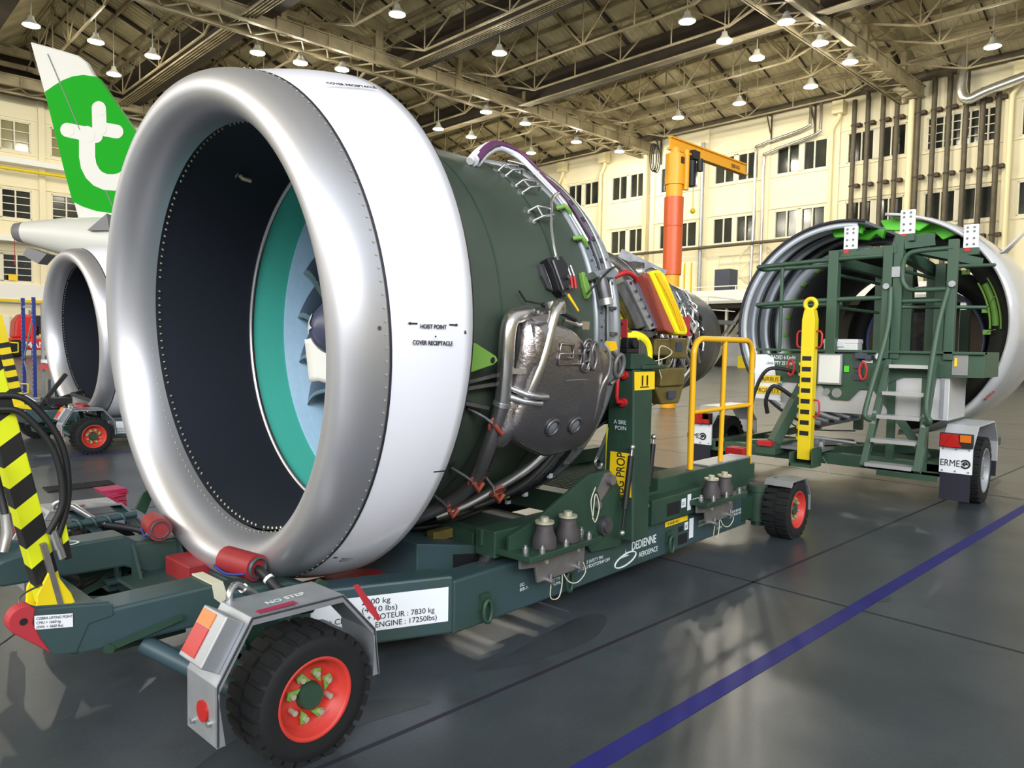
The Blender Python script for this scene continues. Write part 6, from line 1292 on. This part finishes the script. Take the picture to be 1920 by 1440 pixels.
# blue and white rack standing behind the second trolley
RK = thing('storage_rack', 'tall blue post rack frame with thin braces left of the second engine', 'rack', (3.6, 17.6, 0))
for (x, y) in ((3.607, 17.95), (3.659, 17.27)):
    b = B(); b.box(x-.035, y-.04, 0, x+.035, y+.04, 2.42); ps = part(RK, 'post', b, 'blue'); b = B()
    for i in range(22): b.disc((x-.037, y, .1+.105*i), (-1, 0, 0), .016, 8)
    part(ps, 'post_holes', b, 'sign_white')
b = B()
for z0, z1, a in ((.1, .9, 0), (.9, 1.9, 1)): b.bar((3.607, 17.95, z0) if a else (3.64, 17.3, z0), (3.64, 17.3, z1) if a else (3.607, 17.95, z1), .03, .03)
b.bar((3.607, 17.95, 2.2), (3.659, 17.27, 2.2), .03, .05); part(RK, 'brace', b, 'galv')
b = B(); b.bar((3.7, 17.0, .75), (4.8, 16.4, .75), .05, .1); part(RK, 'red_beam', b, 'red'); b = B(); b.box(3.6, 17.22, 1.3, 3.64, 17.28, 1.75); part(RK, 'red_guard', b, 'red')
TBL = thing('trolley_table', 'white topped steel table frame with shelf beside the blue rack', 'table', (4.3, 16.9, 0))
b = B(); b.box(3.8, 16.5, .84, 4.8, 17.3, .92); part(TBL, 'tabletop', b, 'sign_white')
for x, y in ((3.84, 17.26), (3.84, 16.54), (4.76, 16.54), (4.76, 17.26)): b = B(); b.box(x-.03, y-.03, 0, x+.03, y+.03, .84 if x > 4 else 2.3 if y > 17 else .84); part(TBL, 'leg', b, 'galv')
b = B(); b.box(3.9, 16.6, 0, 4.6, 17.1, .45); 
for i in range(5): b.box(3.88, 16.62+.1*i, .04, 3.9, 16.66+.1*i, .42)
single('storage_crate', b, 'crate_grey', 'dark grey ribbed plastic crate under the white table', 'crate', loc=(4.25, 16.85, 0))
# red platform lift far behind
ML = hthing('platform_lift', 'red wheeled boom lift parked far behind the blue rack', 'lift', 11.2, 57.5, 0)
b = B(); b.box(8.8, 56.6, .5, 13.2, 58.6, 1.3); ch = part(ML, 'chassis', b, 'manlift_red', bev=.08)
text(ch, 'lettering', 'MANITOU', (9.72, 56.56, .64), (1, 0, 0), (0, 0, 1), .62, 'sign_white', 'LEFT', ext=.01, bold=.01, sx=.9)
b = B(); b.prism([(9.1, 56.7, 1.3), (10.4, 56.7, 1.3), (10.5, 56.7, 2.0), (10.2, 56.7, 2.9), (9.6, 56.7, 3.0), (9.2, 56.7, 2.5)], (0, 1.7, 0)); part(ML, 'engine_cover', b, 'manlift_red', bev=.15)
b = B(); b.box(10.6, 56.8, 1.5, 13.2, 58.2, 2.1); b.bar((10.5, 57.2, 2.4), (13.6, 57.2, 3.2), .4, .4); b.box(10.4, 56.9, 2.1, 12, 58, 2.9); part(ML, 'boom', b, 'black', bev=.03)
b = B(); b.box(10.6, 56.75, 1.45, 12.4, 56.8, 1.6); part(ML, 'yellow_strip', b, 'yellow')
for x in (9.2, 12.7):
    for y in (56.5, 58.3): b = B(); b.lathe([(-.2, .25), (-.2, .55), (-.12, .6), (.12, .6), (.2, .55), (.2, .25), (.2, 0)], (x, y, .6), (0, -1, 0), (0, 0, 1), 32); part(ML, 'wheel', b, 'rubber')
b = B(); b.box(12.2, 61.0, 3.0, 15.2, 61.6, 4.4); single('wall_sign', b, 'manlift_red', 'red notice board high behind the blue rack', 'sign', loc=hh(13.7, 61.3, 3.0), rotz=HA, off=(13.7, 61.3, 3.0))
b = B(); b.box(12.9, 61.1, 4.7, 13.5, 61.5, 5.25); b.cyl((13.2, 61.3, 5.2), (13.2, 61.3, 6.0), .22, n=14); single('fire_extinguisher', b, 'red', 'small red extinguisher on the left wall beside the intake', 'extinguisher', loc=hh(13.2, 61.3, 4.7), rotz=HA, off=(13.2, 61.3, 4.7))
b = B(); b.add([(9.75, 61.85, 5.55), (10.3, 61.85, 5.55), (10.3, 61.85, 6.0), (9.75, 61.85, 6.0)], [(0, 1, 2, 3)]); single('warning_sign', b, 'sign_yellow', 'small yellow sign in the lowest left window', 'sign', loc=hh(10, 61.85, 5.55), rotz=HA, off=(10, 61.85, 5.55))
# cardboard box and second striped bar at the left edge
b = B(); b.prism([(1.25, 10.7, 0), (1.55, 10.75, 0), (1.62, 10.78, 1.25), (1.2, 10.72, 1.32)], (.1, .55, 0)); single('cardboard_box', b, 'cardboard', 'tall brown cardboard box at the left photo edge', 'box', loc=(1.4, 11, 0))
TB2 = thing('tow_bar', 'distant yellow and black banded tow bar leaning at the left edge', 'tow bar', (1.14, 8.0, .42))
p0, p1 = V((1.08, 8.0, .46)), V((.83, 8.0, 1.75)); b = B(); b.bar(p0, p1, .11, .09, up=(0, 1, 0)); part(TB2, 'bar', b, 'yellow')
b = B()
for i in range(5): a = p0.lerp(p1, .22+.115*i); c_ = p0.lerp(p1, .27+.115*i); b.bar(a, c_, .114, .094, up=(0, 1, 0))
part(TB2, 'black_bands', b, 'ink')
for t in (.2, .62): a = p0.lerp(p1, t); b = B(); b.tube([a, a+V((.13, -.03, .02)), a+V((.13, -.03, .14)), a+V((-.02, 0, .15))], .01, 6); part(TB2, 'handle', b, 'yellow')
b = B(); b.prism([(.98, 7.93, .40), (1.24, 7.93, .40), (1.16, 7.93, .58), (1.02, 7.93, .58)], (0, .14, 0)); part(TB2, 'hinge', b, 'yellow')
b = B(); b.bar((1.30, 8.0, .55), (1.62, 8.0, .98), .05, .05); b.bar((1.62, 7.8, .72), (2.1, 7.5, .50), .06, .05); b.bar((1.3, 8.1, .55), (1.9, 8.2, .72), .05, .05); b.cbox((1.5, 8, .62), .3, .3, .08); single('folded_stand', b, 'black', 'black folded strut frame lying on the second trolley', 'frame', loc=(1.5, 8, .55))
# floor mat and magenta wheel chock
b = B(); P = [(.49, 4.905), (1.087, 4.862), (1.05, 4.60), (.459, 4.618)]; b.prism([(x, y, .001) for x, y in P][::-1], (0, 0, .012)); MT = single('floor_mat', b, 'rubber', 'dark studded rubber mat lying on the floor behind the trolley', 'mat', loc=(.77, 4.75, 0))
b = B()
for i in range(14):
    for j in range(5): b.cyl((.50+.042*i, 4.635+.052*j, .012), (.50+.042*i, 4.635+.052*j, .018), .012, n=6)
part(MT, 'studs', b, 'black'); MT.children[0].location = (-.77, -4.75, 0)
WC = thing('wheel_chock', 'magenta ribbed wheel chock hanging on the far mudguard', 'chock', (-.18, .97, .585))
b = B(); b.prism([(-.27, 1.0, .655), (-.17, .92, .67), (-.15, .92, .64), (-.25, 1.0, .625)], (.0, .13, .0)); b.prism([(-.26, .96, .63), (-.16, .955, .655), (-.15, .955, .55), (-.17, .955, .56)], (0, .012, 0)); part(WC, 'chock_body', b, 'chock', bev=.003)
b = B()
for t in (.2, .5, .8): b.bar((-.25+.1*t, .95, .635-.06*t), (-.155, .95, .65-.1*t), .012, .006)
part(WC, 'ribs', b, 'cover_red')
